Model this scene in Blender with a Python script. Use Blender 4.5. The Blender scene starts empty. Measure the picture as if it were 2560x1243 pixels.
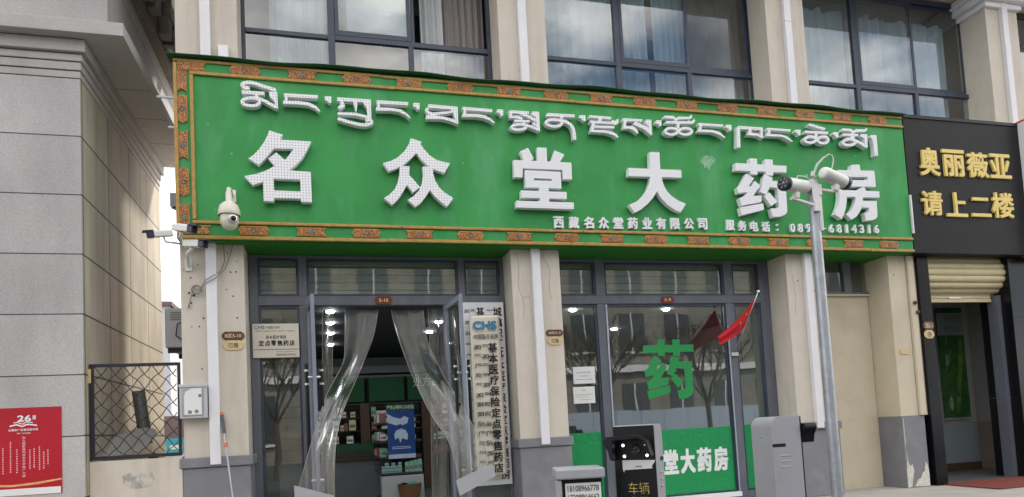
import bpy, bmesh, math, random
from mathutils import Vector, Matrix
from mathutils.geometry import tessellate_polygon
R = math.radians
random.seed(7)
scene = bpy.context.scene
COL = scene.collection

# ------------------------------------------------------------------ camera
FPX, CYPX, EYE, DIST = 1706.0, 958.5, 1.25, 8.6117      # calibrated from the photo's vanishing points
yaw, pit, rol = R(15.02), R(3.665), R(3.043)
fw = Vector((math.sin(yaw)*math.cos(pit), math.cos(yaw)*math.cos(pit), math.sin(pit)))
r0 = Vector((math.cos(yaw), -math.sin(yaw), 0)); d0 = fw.cross(r0)
rt = math.cos(rol)*r0 + math.sin(rol)*d0
dn = -math.sin(rol)*r0 + math.cos(rol)*d0
cam = bpy.data.cameras.new('camera'); cam_o = bpy.data.objects.new('camera', cam); COL.objects.link(cam_o)
m = Matrix((rt, -dn, -fw)).transposed().to_4x4(); m.translation = Vector((0, -DIST, EYE)); cam_o.matrix_world = m
cam.sensor_width = 36; cam.lens = FPX/2560*36; cam.shift_y = (CYPX-621.5)/2560; cam.clip_end = 2000; cam.clip_start = .05
scene.camera = cam_o
def at(px, py, y):                       # point of the vertical plane y seen at a photo pixel (used as a tape measure)
    v = rt*((px-1280)/FPX) + dn*((py-CYPX)/FPX) + fw
    return Vector((0, -DIST, EYE)) + v*((y+DIST)/v.y)

# ------------------------------------------------------------------ world, sun, exposure
SUN_EL, SUN_AZ = 50, 30                  # sun behind the shop, a little to the right (degrees from +y towards +x)
w = bpy.data.worlds.new('World'); scene.world = w; w.use_nodes = True
nt = w.node_tree; N = nt.nodes; L = nt.links; N.clear()
out = N.new('ShaderNodeOutputWorld'); bg = N.new('ShaderNodeBackground'); sky = N.new('ShaderNodeTexSky')
sky.sky_type = 'NISHITA'; sky.sun_disc = False; sky.sun_elevation = R(SUN_EL); sky.sun_rotation = R(SUN_AZ)
sky.altitude = 3600; sky.dust_density = 1.5; sky.air_density = 1.0
tc = N.new('ShaderNodeTexCoord'); mp = N.new('ShaderNodeMapping'); mp.inputs['Scale'].default_value = (1, 1, 2.0)
mp.inputs['Location'].default_value = (3.1, 1.2, .4)
n1 = N.new('ShaderNodeTexNoise'); n1.inputs['Scale'].default_value = 2.6; n1.inputs['Detail'].default_value = 9; n1.inputs['Roughness'].default_value = .55
n2 = N.new('ShaderNodeTexNoise'); n2.inputs['Scale'].default_value = 4.2; n2.inputs['Detail'].default_value = 6
rp = N.new('ShaderNodeValToRGB'); rp.color_ramp.elements[0].position = .36; rp.color_ramp.elements[1].position = .52
rc = N.new('ShaderNodeValToRGB'); rc.color_ramp.elements[0].position = .36; rc.color_ramp.elements[1].position = .62
rc.color_ramp.elements[0].color = (3.9, 4.05, 4.5, 1); rc.color_ramp.elements[1].color = (15.0, 14.6, 13.9, 1)
mx = N.new('ShaderNodeMixRGB'); 
L.new(tc.outputs['Generated'], mp.inputs['Vector']); L.new(mp.outputs[0], n1.inputs['Vector']); L.new(mp.outputs[0], n2.inputs['Vector'])
L.new(n1.outputs['Fac'], rp.inputs[0]); L.new(n2.outputs['Fac'], rc.inputs[0])
L.new(rp.outputs[0], mx.inputs[0]); L.new(sky.outputs[0], mx.inputs[1]); L.new(rc.outputs[0], mx.inputs[2])
L.new(mx.outputs[0], bg.inputs['Color']); bg.inputs['Strength'].default_value = .12
L.new(bg.outputs[0], out.inputs['Surface'])
sl = bpy.data.lights.new('sun', 'SUN'); sl.energy = 3.2; sl.angle = R(5); sl.color = (1, .94, .84)
so = bpy.data.objects.new('sun', sl); COL.objects.link(so)
sd = Vector((math.sin(R(SUN_AZ))*math.cos(R(SUN_EL)), math.cos(R(SUN_AZ))*math.cos(R(SUN_EL)), math.sin(R(SUN_EL))))
so.rotation_euler = (-sd).to_track_quat('-Z', 'Y').to_euler()
scene.view_settings.view_transform = 'Standard'; scene.view_settings.look = 'None'
scene.view_settings.gamma = 1; scene.view_settings.exposure = 1.12
scene.cycles.max_bounces = 10; scene.cycles.transparent_max_bounces = 24

# ------------------------------------------------------------------ materials
def lin(c):
    return tuple(((x/255/12.92) if x/255 <= .04045 else ((x/255+.055)/1.055)**2.4) for x in c)
def nodes(name):
    mt = bpy.data.materials.new(name); mt.use_nodes = True
    return mt, mt.node_tree.nodes, mt.node_tree.links, mt.node_tree.nodes['Principled BSDF']
def mat(name, col, rough=.7, var=.12, scale=3., bump=0., bscale=60., metal=0., spec=.4, stain=None, samt=.35, sscale=1.2, streak=1., coat=0., emit=None, es=1.):
    mt, n, l, b = nodes(name)
    tcn = n.new('ShaderNodeTexCoord'); 
    nz = n.new('ShaderNodeTexNoise'); nz.inputs['Scale'].default_value = scale; nz.inputs['Detail'].default_value = 6; nz.inputs['Roughness'].default_value = .6
    l.new(tcn.outputs['Object'], nz.inputs['Vector'])
    mr = n.new('ShaderNodeMapRange'); mr.inputs[1].default_value = .25; mr.inputs[2].default_value = .75; mr.inputs[3].default_value = 1-var; mr.inputs[4].default_value = 1+var
    l.new(nz.outputs['Fac'], mr.inputs[0])
    mu = n.new('ShaderNodeMixRGB'); mu.blend_type = 'MULTIPLY'; mu.inputs[0].default_value = 1; mu.inputs[1].default_value = (*col, 1)
    l.new(mr.outputs[0], mu.inputs[2]); last = mu
    if stain:
        mp2 = n.new('ShaderNodeMapping'); mp2.inputs['Scale'].default_value = (streak, streak, 1/streak if streak > 1 else 1); l.new(tcn.outputs['Object'], mp2.inputs['Vector'])
        n3 = n.new('ShaderNodeTexNoise'); n3.inputs['Scale'].default_value = sscale; n3.inputs['Detail'].default_value = 8; n3.inputs['Roughness'].default_value = .65
        l.new(mp2.outputs[0], n3.inputs['Vector'])
        r3 = n.new('ShaderNodeMapRange'); r3.inputs[1].default_value = .5; r3.inputs[2].default_value = .75; r3.inputs[3].default_value = 0; r3.inputs[4].default_value = samt
        l.new(n3.outputs['Fac'], r3.inputs[0])
        m3 = n.new('ShaderNodeMixRGB'); m3.inputs[2].default_value = (*stain, 1); l.new(r3.outputs[0], m3.inputs[0]); l.new(last.outputs[0], m3.inputs[1]); last = m3
    l.new(last.outputs[0], b.inputs['Base Color'])
    b.inputs['Roughness'].default_value = rough; b.inputs['Metallic'].default_value = metal
    b.inputs['Specular IOR Level'].default_value = spec; b.inputs['Coat Weight'].default_value = coat
    if bump:
        nb = n.new('ShaderNodeTexNoise'); nb.inputs['Scale'].default_value = bscale; nb.inputs['Detail'].default_value = 4; l.new(tcn.outputs['Object'], nb.inputs['Vector'])
        bp = n.new('ShaderNodeBump'); bp.inputs['Strength'].default_value = bump; bp.inputs['Distance'].default_value = .02
        l.new(nb.outputs['Fac'], bp.inputs['Height']); l.new(bp.outputs[0], b.inputs['Normal'])
    if emit:
        b.inputs['Emission Color'].default_value = (*emit, 1); b.inputs['Emission Strength'].default_value = es
    return mt
def glass(name, tint=(.8, .85, .83), base=.06, rough=0., dirt=.0, gain=.9):
    mt = bpy.data.materials.new(name); mt.use_nodes = True; n = mt.node_tree.nodes; l = mt.node_tree.links; n.clear()
    o = n.new('ShaderNodeOutputMaterial'); mxs = n.new('ShaderNodeMixShader'); t = n.new('ShaderNodeBsdfTransparent'); g = n.new('ShaderNodeBsdfGlossy')
    t.inputs[0].default_value = (*tint, 1); g.inputs['Roughness'].default_value = rough
    f = n.new('ShaderNodeFresnel'); f.inputs[0].default_value = 1.52
    ma = n.new('ShaderNodeMath'); ma.operation = 'MULTIPLY_ADD'; ma.inputs[1].default_value = gain*1.9; ma.inputs[2].default_value = base; ma.use_clamp = True
    ge = n.new('ShaderNodeNewGeometry'); iv = n.new('ShaderNodeMath'); iv.operation = 'SUBTRACT'; iv.inputs[0].default_value = 1; l.new(ge.outputs['Backfacing'], iv.inputs[1])
    m0 = n.new('ShaderNodeMath'); m0.operation = 'MULTIPLY'; l.new(ma.outputs[0], m0.inputs[0]); l.new(iv.outputs[0], m0.inputs[1])
    wz = n.new('ShaderNodeTexNoise'); wz.inputs['Scale'].default_value = 1.7; wz.inputs['Detail'].default_value = 1; l.new(ge.outputs['Position'], wz.inputs['Vector'])
    wb = n.new('ShaderNodeBump'); wb.inputs['Strength'].default_value = .018; wb.inputs['Distance'].default_value = .05; l.new(wz.outputs['Fac'], wb.inputs['Height']); l.new(wb.outputs[0], g.inputs['Normal'])
    l.new(f.outputs[0], ma.inputs[0]); l.new(m0.outputs[0], mxs.inputs[0]); l.new(t.outputs[0], mxs.inputs[1]); l.new(g.outputs[0], mxs.inputs[2])
    last = mxs
    if dirt:
        tcn = n.new('ShaderNodeTexCoord'); nz = n.new('ShaderNodeTexNoise'); nz.inputs['Scale'].default_value = 2.5; nz.inputs['Detail'].default_value = 8; l.new(tcn.outputs['Object'], nz.inputs['Vector'])
        mr = n.new('ShaderNodeMapRange'); mr.inputs[1].default_value = .35; mr.inputs[2].default_value = .8; mr.inputs[3].default_value = dirt*.3; mr.inputs[4].default_value = dirt; l.new(nz.outputs['Fac'], mr.inputs[0])
        d = n.new('ShaderNodeBsdfDiffuse'); d.inputs[0].default_value = (.55, .55, .52, 1)
        m2 = n.new('ShaderNodeMixShader'); l.new(mr.outputs[0], m2.inputs[0]); l.new(mxs.outputs[0], m2.inputs[1]); l.new(d.outputs[0], m2.inputs[2]); last = m2
    l.new(last.outputs[0], o.inputs['Surface'])
    return mt
def joint_mat(name, col, jz, zoff, jy=0, yoff=0, axis='Y', rough=.75, grain=.22, width=.009, stain=None, streaks=0):
    """stone cladding: fine grain, and dark joints cut every jz metres up (and every jy metres along axis)"""
    mt, n, l, b = nodes(name)
    g = n.new('ShaderNodeNewGeometry'); sp = n.new('ShaderNodeSeparateXYZ'); l.new(g.outputs['Position'], sp.inputs[0])
    def line(sock, step, off):
        a = n.new('ShaderNodeMath'); a.operation = 'SUBTRACT'; a.inputs[1].default_value = off-step*40; l.new(sock, a.inputs[0])
        mo = n.new('ShaderNodeMath'); mo.operation = 'MODULO'; mo.inputs[1].default_value = step; l.new(a.outputs[0], mo.inputs[0])
        c = n.new('ShaderNodeMath'); c.operation = 'LESS_THAN'; c.inputs[1].default_value = width; l.new(mo.outputs[0], c.inputs[0]); return c.outputs[0]
    f = line(sp.outputs['Z'], jz, zoff)
    if jy:
        f2 = line(sp.outputs[axis], jy, yoff); mm = n.new('ShaderNodeMath'); mm.operation = 'MAXIMUM'; l.new(f, mm.inputs[0]); l.new(f2, mm.inputs[1]); f = mm.outputs[0]
    nz = n.new('ShaderNodeTexNoise'); nz.inputs['Scale'].default_value = 95; nz.inputs['Detail'].default_value = 3; l.new(g.outputs['Position'], nz.inputs['Vector'])
    nl = n.new('ShaderNodeTexNoise'); nl.inputs['Scale'].default_value = 1.3; nl.inputs['Detail'].default_value = 7; 
    mp2 = n.new('ShaderNodeMapping'); mp2.inputs['Scale'].default_value = (1.6, 1.6, .6); l.new(g.outputs['Position'], mp2.inputs['Vector']); l.new(mp2.outputs[0], nl.inputs['Vector'])
    mr = n.new('ShaderNodeMapRange'); mr.inputs[1].default_value = .3; mr.inputs[2].default_value = .7; mr.inputs[3].default_value = 1-grain; mr.inputs[4].default_value = 1+grain; l.new(nz.outputs['Fac'], mr.inputs[0])
    m2 = n.new('ShaderNodeMapRange'); m2.inputs[1].default_value = .3; m2.inputs[2].default_value = .7; m2.inputs[3].default_value = .84; m2.inputs[4].default_value = 1.1; l.new(nl.outputs['Fac'], m2.inputs[0])
    mu = n.new('ShaderNodeMath'); mu.operation = 'MULTIPLY'; l.new(mr.outputs[0], mu.inputs[0]); l.new(m2.outputs[0], mu.inputs[1])
    fz = n.new('ShaderNodeMath'); fz.operation = 'MULTIPLY_ADD'; fz.inputs[1].default_value = 1/jz; fz.inputs[2].default_value = 40-zoff/jz; l.new(sp.outputs['Z'], fz.inputs[0])
    ff = n.new('ShaderNodeMath'); ff.operation = 'FLOOR'; l.new(fz.outputs[0], ff.inputs[0])
    cz = n.new('ShaderNodeCombineXYZ'); l.new(ff.outputs[0], cz.inputs['Z'])
    if jy:
        fy = n.new('ShaderNodeMath'); fy.operation = 'MULTIPLY_ADD'; fy.inputs[1].default_value = 1/jy; fy.inputs[2].default_value = 40-yoff/jy; l.new(sp.outputs[axis], fy.inputs[0])
        fg_ = n.new('ShaderNodeMath'); fg_.operation = 'FLOOR'; l.new(fy.outputs[0], fg_.inputs[0]); l.new(fg_.outputs[0], cz.inputs['Y'])
    wn = n.new('ShaderNodeTexWhiteNoise'); l.new(cz.outputs[0], wn.inputs['Vector'])
    mw = n.new('ShaderNodeMapRange'); mw.inputs[3].default_value = .92; mw.inputs[4].default_value = 1.06; l.new(wn.outputs['Value'], mw.inputs[0])
    m8 = n.new('ShaderNodeMath'); m8.operation = 'MULTIPLY'; l.new(mu.outputs[0], m8.inputs[0]); l.new(mw.outputs[0], m8.inputs[1]); mu = m8
    if streaks:
        mp3 = n.new('ShaderNodeMapping'); mp3.inputs['Scale'].default_value = (3, 3, .35); l.new(g.outputs['Position'], mp3.inputs['Vector'])
        ns = n.new('ShaderNodeTexNoise'); ns.inputs['Scale'].default_value = 1.6; ns.inputs['Detail'].default_value = 6; l.new(mp3.outputs[0], ns.inputs['Vector'])
        ms = n.new('ShaderNodeMapRange'); ms.inputs[1].default_value = .35; ms.inputs[2].default_value = .65; ms.inputs[3].default_value = 1-streaks; ms.inputs[4].default_value = 1.1; l.new(ns.outputs['Fac'], ms.inputs[0])
        m9 = n.new('ShaderNodeMath'); m9.operation = 'MULTIPLY'; l.new(mu.outputs[0], m9.inputs[0]); l.new(ms.outputs[0], m9.inputs[1]); mu = m9
    mc = n.new('ShaderNodeMixRGB'); mc.blend_type = 'MULTIPLY'; mc.inputs[0].default_value = 1; mc.inputs[1].default_value = (*col, 1); l.new(mu.outputs[0], mc.inputs[2])
    mj = n.new('ShaderNodeMixRGB'); mj.inputs[2].default_value = (.06, .06, .065, 1); l.new(f, mj.inputs[0]); l.new(mc.outputs[0], mj.inputs[1])
    l.new(mj.outputs[0], b.inputs['Base Color']); b.inputs['Roughness'].default_value = rough; b.inputs['Specular IOR Level'].default_value = .3
    return mt
def led_mat(name, col, step=.034, rad=.0085):
    """white plastic letter face with a grid of small dark lamp holes"""
    mt, n, l, b = nodes(name)
    g = n.new('ShaderNodeNewGeometry'); sp = n.new('ShaderNodeSeparateXYZ'); l.new(g.outputs['Position'], sp.inputs[0])
    def fr(s):
        a = n.new('ShaderNodeMath'); a.operation = 'ADD'; a.inputs[1].default_value = 100*step; l.new(s, a.inputs[0])
        mo = n.new('ShaderNodeMath'); mo.operation = 'MODULO'; mo.inputs[1].default_value = step; l.new(a.outputs[0], mo.inputs[0])
        s2 = n.new('ShaderNodeMath'); s2.operation = 'SUBTRACT'; s2.inputs[1].default_value = step/2; l.new(mo.outputs[0], s2.inputs[0])
        p = n.new('ShaderNodeMath'); p.operation = 'POWER'; p.inputs[1].default_value = 2; l.new(s2.outputs[0], p.inputs[0]); return p.outputs[0]
    ad = n.new('ShaderNodeMath'); ad.operation = 'ADD'; l.new(fr(sp.outputs['X']), ad.inputs[0]); l.new(fr(sp.outputs['Z']), ad.inputs[1])
    lt = n.new('ShaderNodeMath'); lt.operation = 'LESS_THAN'; lt.inputs[1].default_value = rad*rad; l.new(ad.outputs[0], lt.inputs[0])
    sn = n.new('ShaderNodeSeparateXYZ'); l.new(g.outputs['Normal'], sn.inputs[0])
    fy = n.new('ShaderNodeMath'); fy.operation = 'LESS_THAN'; fy.inputs[1].default_value = -.9; l.new(sn.outputs['Y'], fy.inputs[0])
    mu = n.new('ShaderNodeMath'); mu.operation = 'MULTIPLY'; l.new(lt.outputs[0], mu.inputs[0]); l.new(fy.outputs[0], mu.inputs[1])
    mc = n.new('ShaderNodeMixRGB'); mc.inputs[1].default_value = (*col, 1); mc.inputs[2].default_value = (.30, .29, .31, 1); l.new(mu.outputs[0], mc.inputs[0])
    l.new(mc.outputs[0], b.inputs['Base Color']); b.inputs['Roughness'].default_value = .5; return mt
def ornament_mat(name):
    """carved gilt relief: gold scrolls over a red ground with a little blue"""
    mt, n, l, b = nodes(name)
    g = n.new('ShaderNodeNewGeometry'); v = n.new('ShaderNodeTexVoronoi'); v.inputs['Scale'].default_value = 46; v.feature = 'DISTANCE_TO_EDGE'; l.new(g.outputs['Position'], v.inputs['Vector'])
    rp2 = n.new('ShaderNodeValToRGB'); e = rp2.color_ramp.elements; e[0].position = .11; e[0].color = (*lin((184, 122, 54)), 1); e[1].position = .17; e[1].color = (*lin((84, 24, 14)), 1)
    l.new(v.outputs['Distance'], rp2.inputs[0]); l.new(rp2.outputs[0], b.inputs['Base Color']); b.inputs['Roughness'].default_value = .45
    bp = n.new('ShaderNodeBump'); bp.inputs['Strength'].default_value = .6; bp.inputs['Distance'].default_value = .01; bp.invert = True; l.new(v.outputs['Distance'], bp.inputs['Height']); l.new(bp.outputs[0], b.inputs['Normal']); return mt

M = {}
M['cream'] = mat('cream_plaster', (.625, .56, .48), .9, .05, 5, .25, 160, stain=(.40, .35, .28), samt=.5, sscale=1.6, streak=3)
M['cream2'] = mat('cream_plaster_ochre', (.60, .53, .40), .9, .06, 3, .25, 120, stain=(.36, .30, .2), samt=.4, sscale=1.3)
M['hole'] = mat('dark_hole', (.06, .05, .045), .9)
M['crack'] = mat('crack', (.43, .36, .28), .9)
M['scar'] = mat('bare_plaster', (.62, .59, .53), .95, .2, 30, .5, 40)
M['plinth'] = mat('grey_plinth_paint', (.205, .205, .222), .75, .10, 4, .2, 90, stain=(.32, .32, .31), samt=.3, sscale=2)
M['pvc_white'] = mat('white_pvc_duct', (.74, .73, .76), .45, .05, 3, stain=(.55, .52, .47), samt=.3, sscale=1.6, streak=3)
M['frame'] = mat('blue_grey_aluminium', (.030, .041, .068), .42, .08, 5, spec=.5, stain=(.14, .14, .16), samt=.25, sscale=2)
M['frame_low'] = mat('grey_aluminium', (.115, .122, .150), .42, .1, 4, spec=.5, stain=(.24, .24, .27), samt=.35, sscale=2.5, streak=2)
M['door_alu'] = mat('pale_grey_aluminium', (.20, .22, .275), .4, .08, 5, spec=.5)
M['frame_light'] = mat('bare_aluminium_edge', (.42, .45, .52), .35, .15, 8, metal=.3)
M['glass_up'] = glass('window_glass_upper', (.80, .87, .90), .085, gain=1.0, dirt=.02)
M['screen'] = glass('insect_screen_pane', (.62, .62, .60), .05, gain=.6, dirt=.12)
M['glass_low'] = glass('shop_glass', (.84, .90, .87), .09, rough=.015, gain=1.2, dirt=.03)
M['glass_tr'] = glass('transom_glass', (.90, .94, .91), .09, rough=.02, gain=1.0, dirt=.07)
M['green'] = mat('green_sign_panel', lin((46, 141, 68)), .5, .16, 1.6, .05, 8, stain=lin((92, 166, 116)), samt=.65, sscale=1.0, streak=1.8, spec=.35)
M['green_dark'] = mat('green_soffit', lin((38, 118, 26)), .6, .08, 2)
M['chalk'] = mat('pale_rub_mark', lin((128, 176, 136)), .9, .2, 20)
M['gold'] = mat('gold_trim', lin((172, 136, 72)), .5, .25, 14, .3, 50)
M['orn'] = ornament_mat('carved_ornament')
M['orn_gold'] = mat('ornament_gilt', lin((196, 142, 72)), .45, .2, 30)
M['orn_blue'] = mat('ornament_rosette', lin((98, 112, 112)), .5, .2, 40)
M['led'] = led_mat('led_letter_white', (.80, .80, .82), .034, .0066)
M['white'] = mat('white_paint', (.78, .78, .80), .5, .04, 4)
M['camwhite'] = mat('camera_shell_white', (.74, .73, .70), .35, .05, 6)
M['ivory'] = mat('ivory_plastic', (.68, .65, .54), .4, .06, 6, coat=.2)
M['navy'] = mat('navy_plastic', (.025, .03, .05), .35, .1, 6)
M['black'] = mat('black_gloss', (.008, .008, .010), .36, .1, 5, spec=.3)
M['black_sign'] = mat('black_sign_sheet', (.0115, .011, .0115), .5, .2, 2, spec=.22, stain=(.028, .027, .027), samt=.35, sscale=1.6)
M['granite_black'] = mat('polished_black_granite', (.007, .007, .009), .2, .3, 60, spec=.3)
M['black_text'] = mat('black_lettering', (.012, .012, .015), .6)
M['grey_text'] = mat('grey_lettering', (.14, .13, .12), .6)
M['goldtext'] = mat('gold_letters', lin((226, 200, 118)), .45, .08, 6)
M['steel'] = mat('galvanised_steel', (.40, .42, .45), .42, .22, 12, metal=.55, stain=(.25, .26, .28), samt=.5, sscale=3, streak=2)
M['chrome'] = mat('brushed_steel', (.62, .60, .58), .3, .05, 9, metal=.8)
M['machine'] = mat('grey_powder_coat', (.36, .36, .385), .5, .06, 5, .06, 300, spec=.4)
M['paper'] = mat('white_paper', (.74, .75, .74), .8, .05, 5)
M['hem'] = mat('grey_brown_hem', (.30, .26, .21), .6)
M['cable'] = mat('grey_cable', (.22, .21, .2), .7)
M['cablew'] = mat('white_cable', (.62, .64, .58), .6)
M['stone'] = joint_mat('grey_granite_front', (.43, .415, .41), .674, 1.398, width=.013)
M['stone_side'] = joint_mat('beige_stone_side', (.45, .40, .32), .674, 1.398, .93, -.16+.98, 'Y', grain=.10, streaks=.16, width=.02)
M['moulding'] = mat('grey_stone_moulding', (.42, .402, .392), .8, .14, 60, stain=(.2, .19, .18), samt=.3, sscale=2)
M['grey_dark_stone'] = mat('dark_cladding', (.16, .145, .125), .8, .25, 5)
M['pave'] = mat('concrete_pavement', (.42, .40, .355), .9, .14, 2.5, .25, 60, stain=(.25, .23, .2), samt=.5, sscale=1.5)
M['road'] = mat('asphalt', (.055, .055, .058), .9, .2, 20, .4, 120)
M['kerb'] = mat('kerb_stone', (.33, .32, .31), .85, .12, 8)
M['wire'] = mat('black_wire', (.022, .022, .03), .5)
M['leaf_pale'] = mat('poster_pale_leaf', lin((110, 150, 112)), .5, .3, 8)
M['red_poster'] = mat('red_poster_print', lin((178, 22, 40)), .35, .18, 1.6, spec=.5, stain=lin((150, 14, 60)), samt=.6, sscale=1.3)
M['red_wave'] = mat('poster_gold_wave', lin((226, 170, 116)), .5, .3, 12)
M['pink_text'] = mat('poster_pink_text', lin((236, 170, 180)), .6)
M['white_text'] = mat('white_lettering', (.78, .78, .78), .6)
M['cream_text'] = mat('cream_lettering', lin((228, 200, 150)), .6)
M['maroon'] = mat('maroon_enamel', lin((112, 44, 34)), .4, .1, 10)
M['brown'] = mat('brown_enamel', lin((92, 62, 54)), .4, .12, 10)
M['beige'] = mat('beige_enamel', lin((206, 178, 132)), .45, .1, 10)
M['plaque'] = mat('champagne_metal', lin((220, 210, 196)), .34, .05, 2, metal=.25, spec=.5)
M['blue_logo'] = mat('blue_logo_paint', lin((52, 126, 164)), .5)
M['green_film'] = mat('green_window_film', lin((16, 140, 78)), .38, .08, 2, .5, 14, spec=.5)
M['green_logo'] = mat('green_vinyl_letter', lin((30, 142, 72)), .5, .05, 3)
M['curtain'] = mat('sheer_curtain', (.72, .75, .77), .9, .05, 6)
M['curtain_grey'] = mat('grey_mauve_curtain', (.34, .31, .31), .9, .08, 6)
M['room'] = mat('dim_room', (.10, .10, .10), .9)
M['blindm'] = mat('pale_roller_blind', (.34, .36, .32), .9, .08, 3)
M['shutter'] = mat('beige_roller_shutter', lin((200, 186, 150)), .5, .08, 6)
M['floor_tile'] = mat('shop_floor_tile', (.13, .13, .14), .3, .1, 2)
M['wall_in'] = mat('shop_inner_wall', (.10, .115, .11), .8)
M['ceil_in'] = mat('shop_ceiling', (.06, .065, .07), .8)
M['lamp'] = mat('ceiling_lamp_lit', (.8, .8, .8), .5, 0, 1, emit=(.92, .96, 1), es=120)
M['green_in'] = mat('green_category_board', lin((12, 84, 46)), .6, .1, 3)
M['counter'] = mat('grey_counter', (.17, .18, .19), .6, .06, 4)
M['cabinet'] = mat('white_cabinet', (.46, .47, .48), .5, .05, 4)
M['shelf'] = mat('dark_shelf', (.045, .04, .038), .6)
M['brownpost'] = mat('patterned_brown_post', (.085, .045, .025), .5, .5, 40)
M['blue_poster'] = mat('blue_poster_print', lin((22, 70, 140)), .4, .35, 2.2)
M['cloud_poster'] = mat('poster_pale_cloud', lin((190, 205, 225)), .5, .15, 6)
M['teal'] = mat('teal_cloth', lin((40, 130, 140)), .8, .15, 9)
M['basket'] = mat('brown_wicker', lin((120, 84, 58)), .8, .3, 60, .4, 80)
M['flag_red'] = mat('red_flag_cloth', lin((196, 22, 36)), .75, .06, 6)
M['flag_gold'] = mat('yellow_star', lin((224, 160, 40)), .6)
M['orange'] = mat('orange_plastic', lin((226, 110, 44)), .4)
M['grip'] = mat('grey_rubber_grip', lin((88, 90, 96)), .7)
M['mat_red'] = mat('red_door_mat', lin((122, 58, 48)), .95, .3, 30, .5, 120, stain=lin((140, 96, 82)), samt=.4, sscale=9)
M['dish'] = mat('grey_dish_paint', (.36, .35, .345), .6, .08, 5)
M['tube'] = mat('dark_grey_tube', (.17, .17, .175), .32, .12, 5, metal=.5)
M['far_white'] = mat('far_wall_white', (.52, .50, .50), .9, .12, .6)
M['far_dark'] = mat('far_window_dark', (.12, .12, .15), .5)
M['far_brown'] = mat('far_roof_brown', (.16, .11, .10), .9)
M['ac'] = mat('ac_unit_grey', (.50, .50, .52), .6, .06, 5)
M['blue_board'] = mat('cyan_board', lin((58, 160, 190)), .5, .1, 5)
M['bark'] = mat('grey_bark', (.10, .085, .07), .95, .2, 12)
M['opp_wall'] = joint_mat('opposite_cream_cladding', (.25, .24, .205), .6, 0, 1.2, 0, 'X', grain=.05, width=.02)  # cream darkened in place of shade, as the sun lamp lights this face
M['opp_dark'] = mat('opposite_window_dark', (.05, .06, .07), .2, spec=.5)
M['blue_fence'] = mat('pale_blue_hoarding', (.42, .52, .62), .6, .06, 4)
M['orange_sign'] = mat('orange_red_sign', lin((176, 62, 24)), .4, .1, 3)
M['corr_blue'] = mat('pale_blue_wall', (.23, .27, .285), .8, .06, 3)
M['corr_grey'] = mat('pale_grey_wall', (.36, .36, .34), .8, .06, 3)
M['corr_brown'] = mat('beige_brown_wall', (.30, .245, .19), .8, .08, 3)
M['corr_green'] = mat('green_poster_print', lin((16, 92, 40)), .4, .45, 3)
M['corr_yel'] = mat('poster_yellow_streak', lin((120, 150, 40)), .4, .3, 6)
M['stain'] = mat('grey_smudge', (.36, .34, .30), .95, .3, 25)
M['lensm'] = mat('dark_lens', (.025, .027, .03), .2, .1, 5)
M['spot'] = mat('lit_white_spot', (.8, .8, .8), .4, 0, 1, emit=(1, 1, 1), es=1.4)
M['ledtext'] = mat('amber_led_text', (.25, .21, .08), .5, 0, 1, emit=lin((176, 160, 84)), es=.42)
def curtain_mat(name, col):
    mt = mat(name, col, .95, .05, 6); n = mt.node_tree.nodes; l = mt.node_tree.links; b = n['Principled BSDF']; o = n['Material Output']
    t = n.new('ShaderNodeBsdfTranslucent'); t.inputs[0].default_value = (*col, 1); m_ = n.new('ShaderNodeMixShader'); m_.inputs[0].default_value = .3
    l.new(b.outputs[0], m_.inputs[1]); l.new(t.outputs[0], m_.inputs[2]); l.new(m_.outputs[0], o.inputs['Surface']); return mt
M['curtain'] = curtain_mat('sheer_curtain', (.80, .82, .83)); M['curtain_grey'] = curtain_mat('grey_mauve_curtain', (.46, .42, .41))
def blotch(name, ca, cb, sc, lo, hi):
    mt, n, l, b = nodes(name); tcn = n.new('ShaderNodeTexCoord'); z = n.new('ShaderNodeTexNoise'); z.inputs['Scale'].default_value = sc; z.inputs['Detail'].default_value = 9; z.inputs['Roughness'].default_value = .7
    r_ = n.new('ShaderNodeMapRange'); r_.inputs[1].default_value = lo; r_.inputs[2].default_value = hi; m_ = n.new('ShaderNodeMixRGB'); m_.inputs[1].default_value = (*ca, 1); m_.inputs[2].default_value = (*cb, 1)
    l.new(tcn.outputs['Object'], z.inputs['Vector']); l.new(z.outputs['Fac'], r_.inputs[0]); l.new(r_.outputs[0], m_.inputs[0]); l.new(m_.outputs[0], b.inputs['Base Color']); b.inputs['Roughness'].default_value = .9; return mt
M['corr_green'] = blotch('leafy_poster_print', lin((14, 66, 30)), lin((64, 116, 44)), 3.2, .40, .72); M['corr_yel'] = blotch('poster_leaf_streak', lin((20, 80, 32)), lin((120, 140, 44)), 5, .35, .65)
M['stain'] = blotch('grey_smudge', (.58, .53, .46), (.26, .25, .23), 9, .42, .62)
M['flash'] = mat('shade_darkened_flashing', lin((26, 74, 34)), .6, .1, 2)  # green darkened to imitate the shadow line along the sign's top edge
M['chalk'] = blotch('pale_rub_mark', lin((60, 132, 80)), lin((140, 184, 148)), 14, .36, .56)
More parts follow.
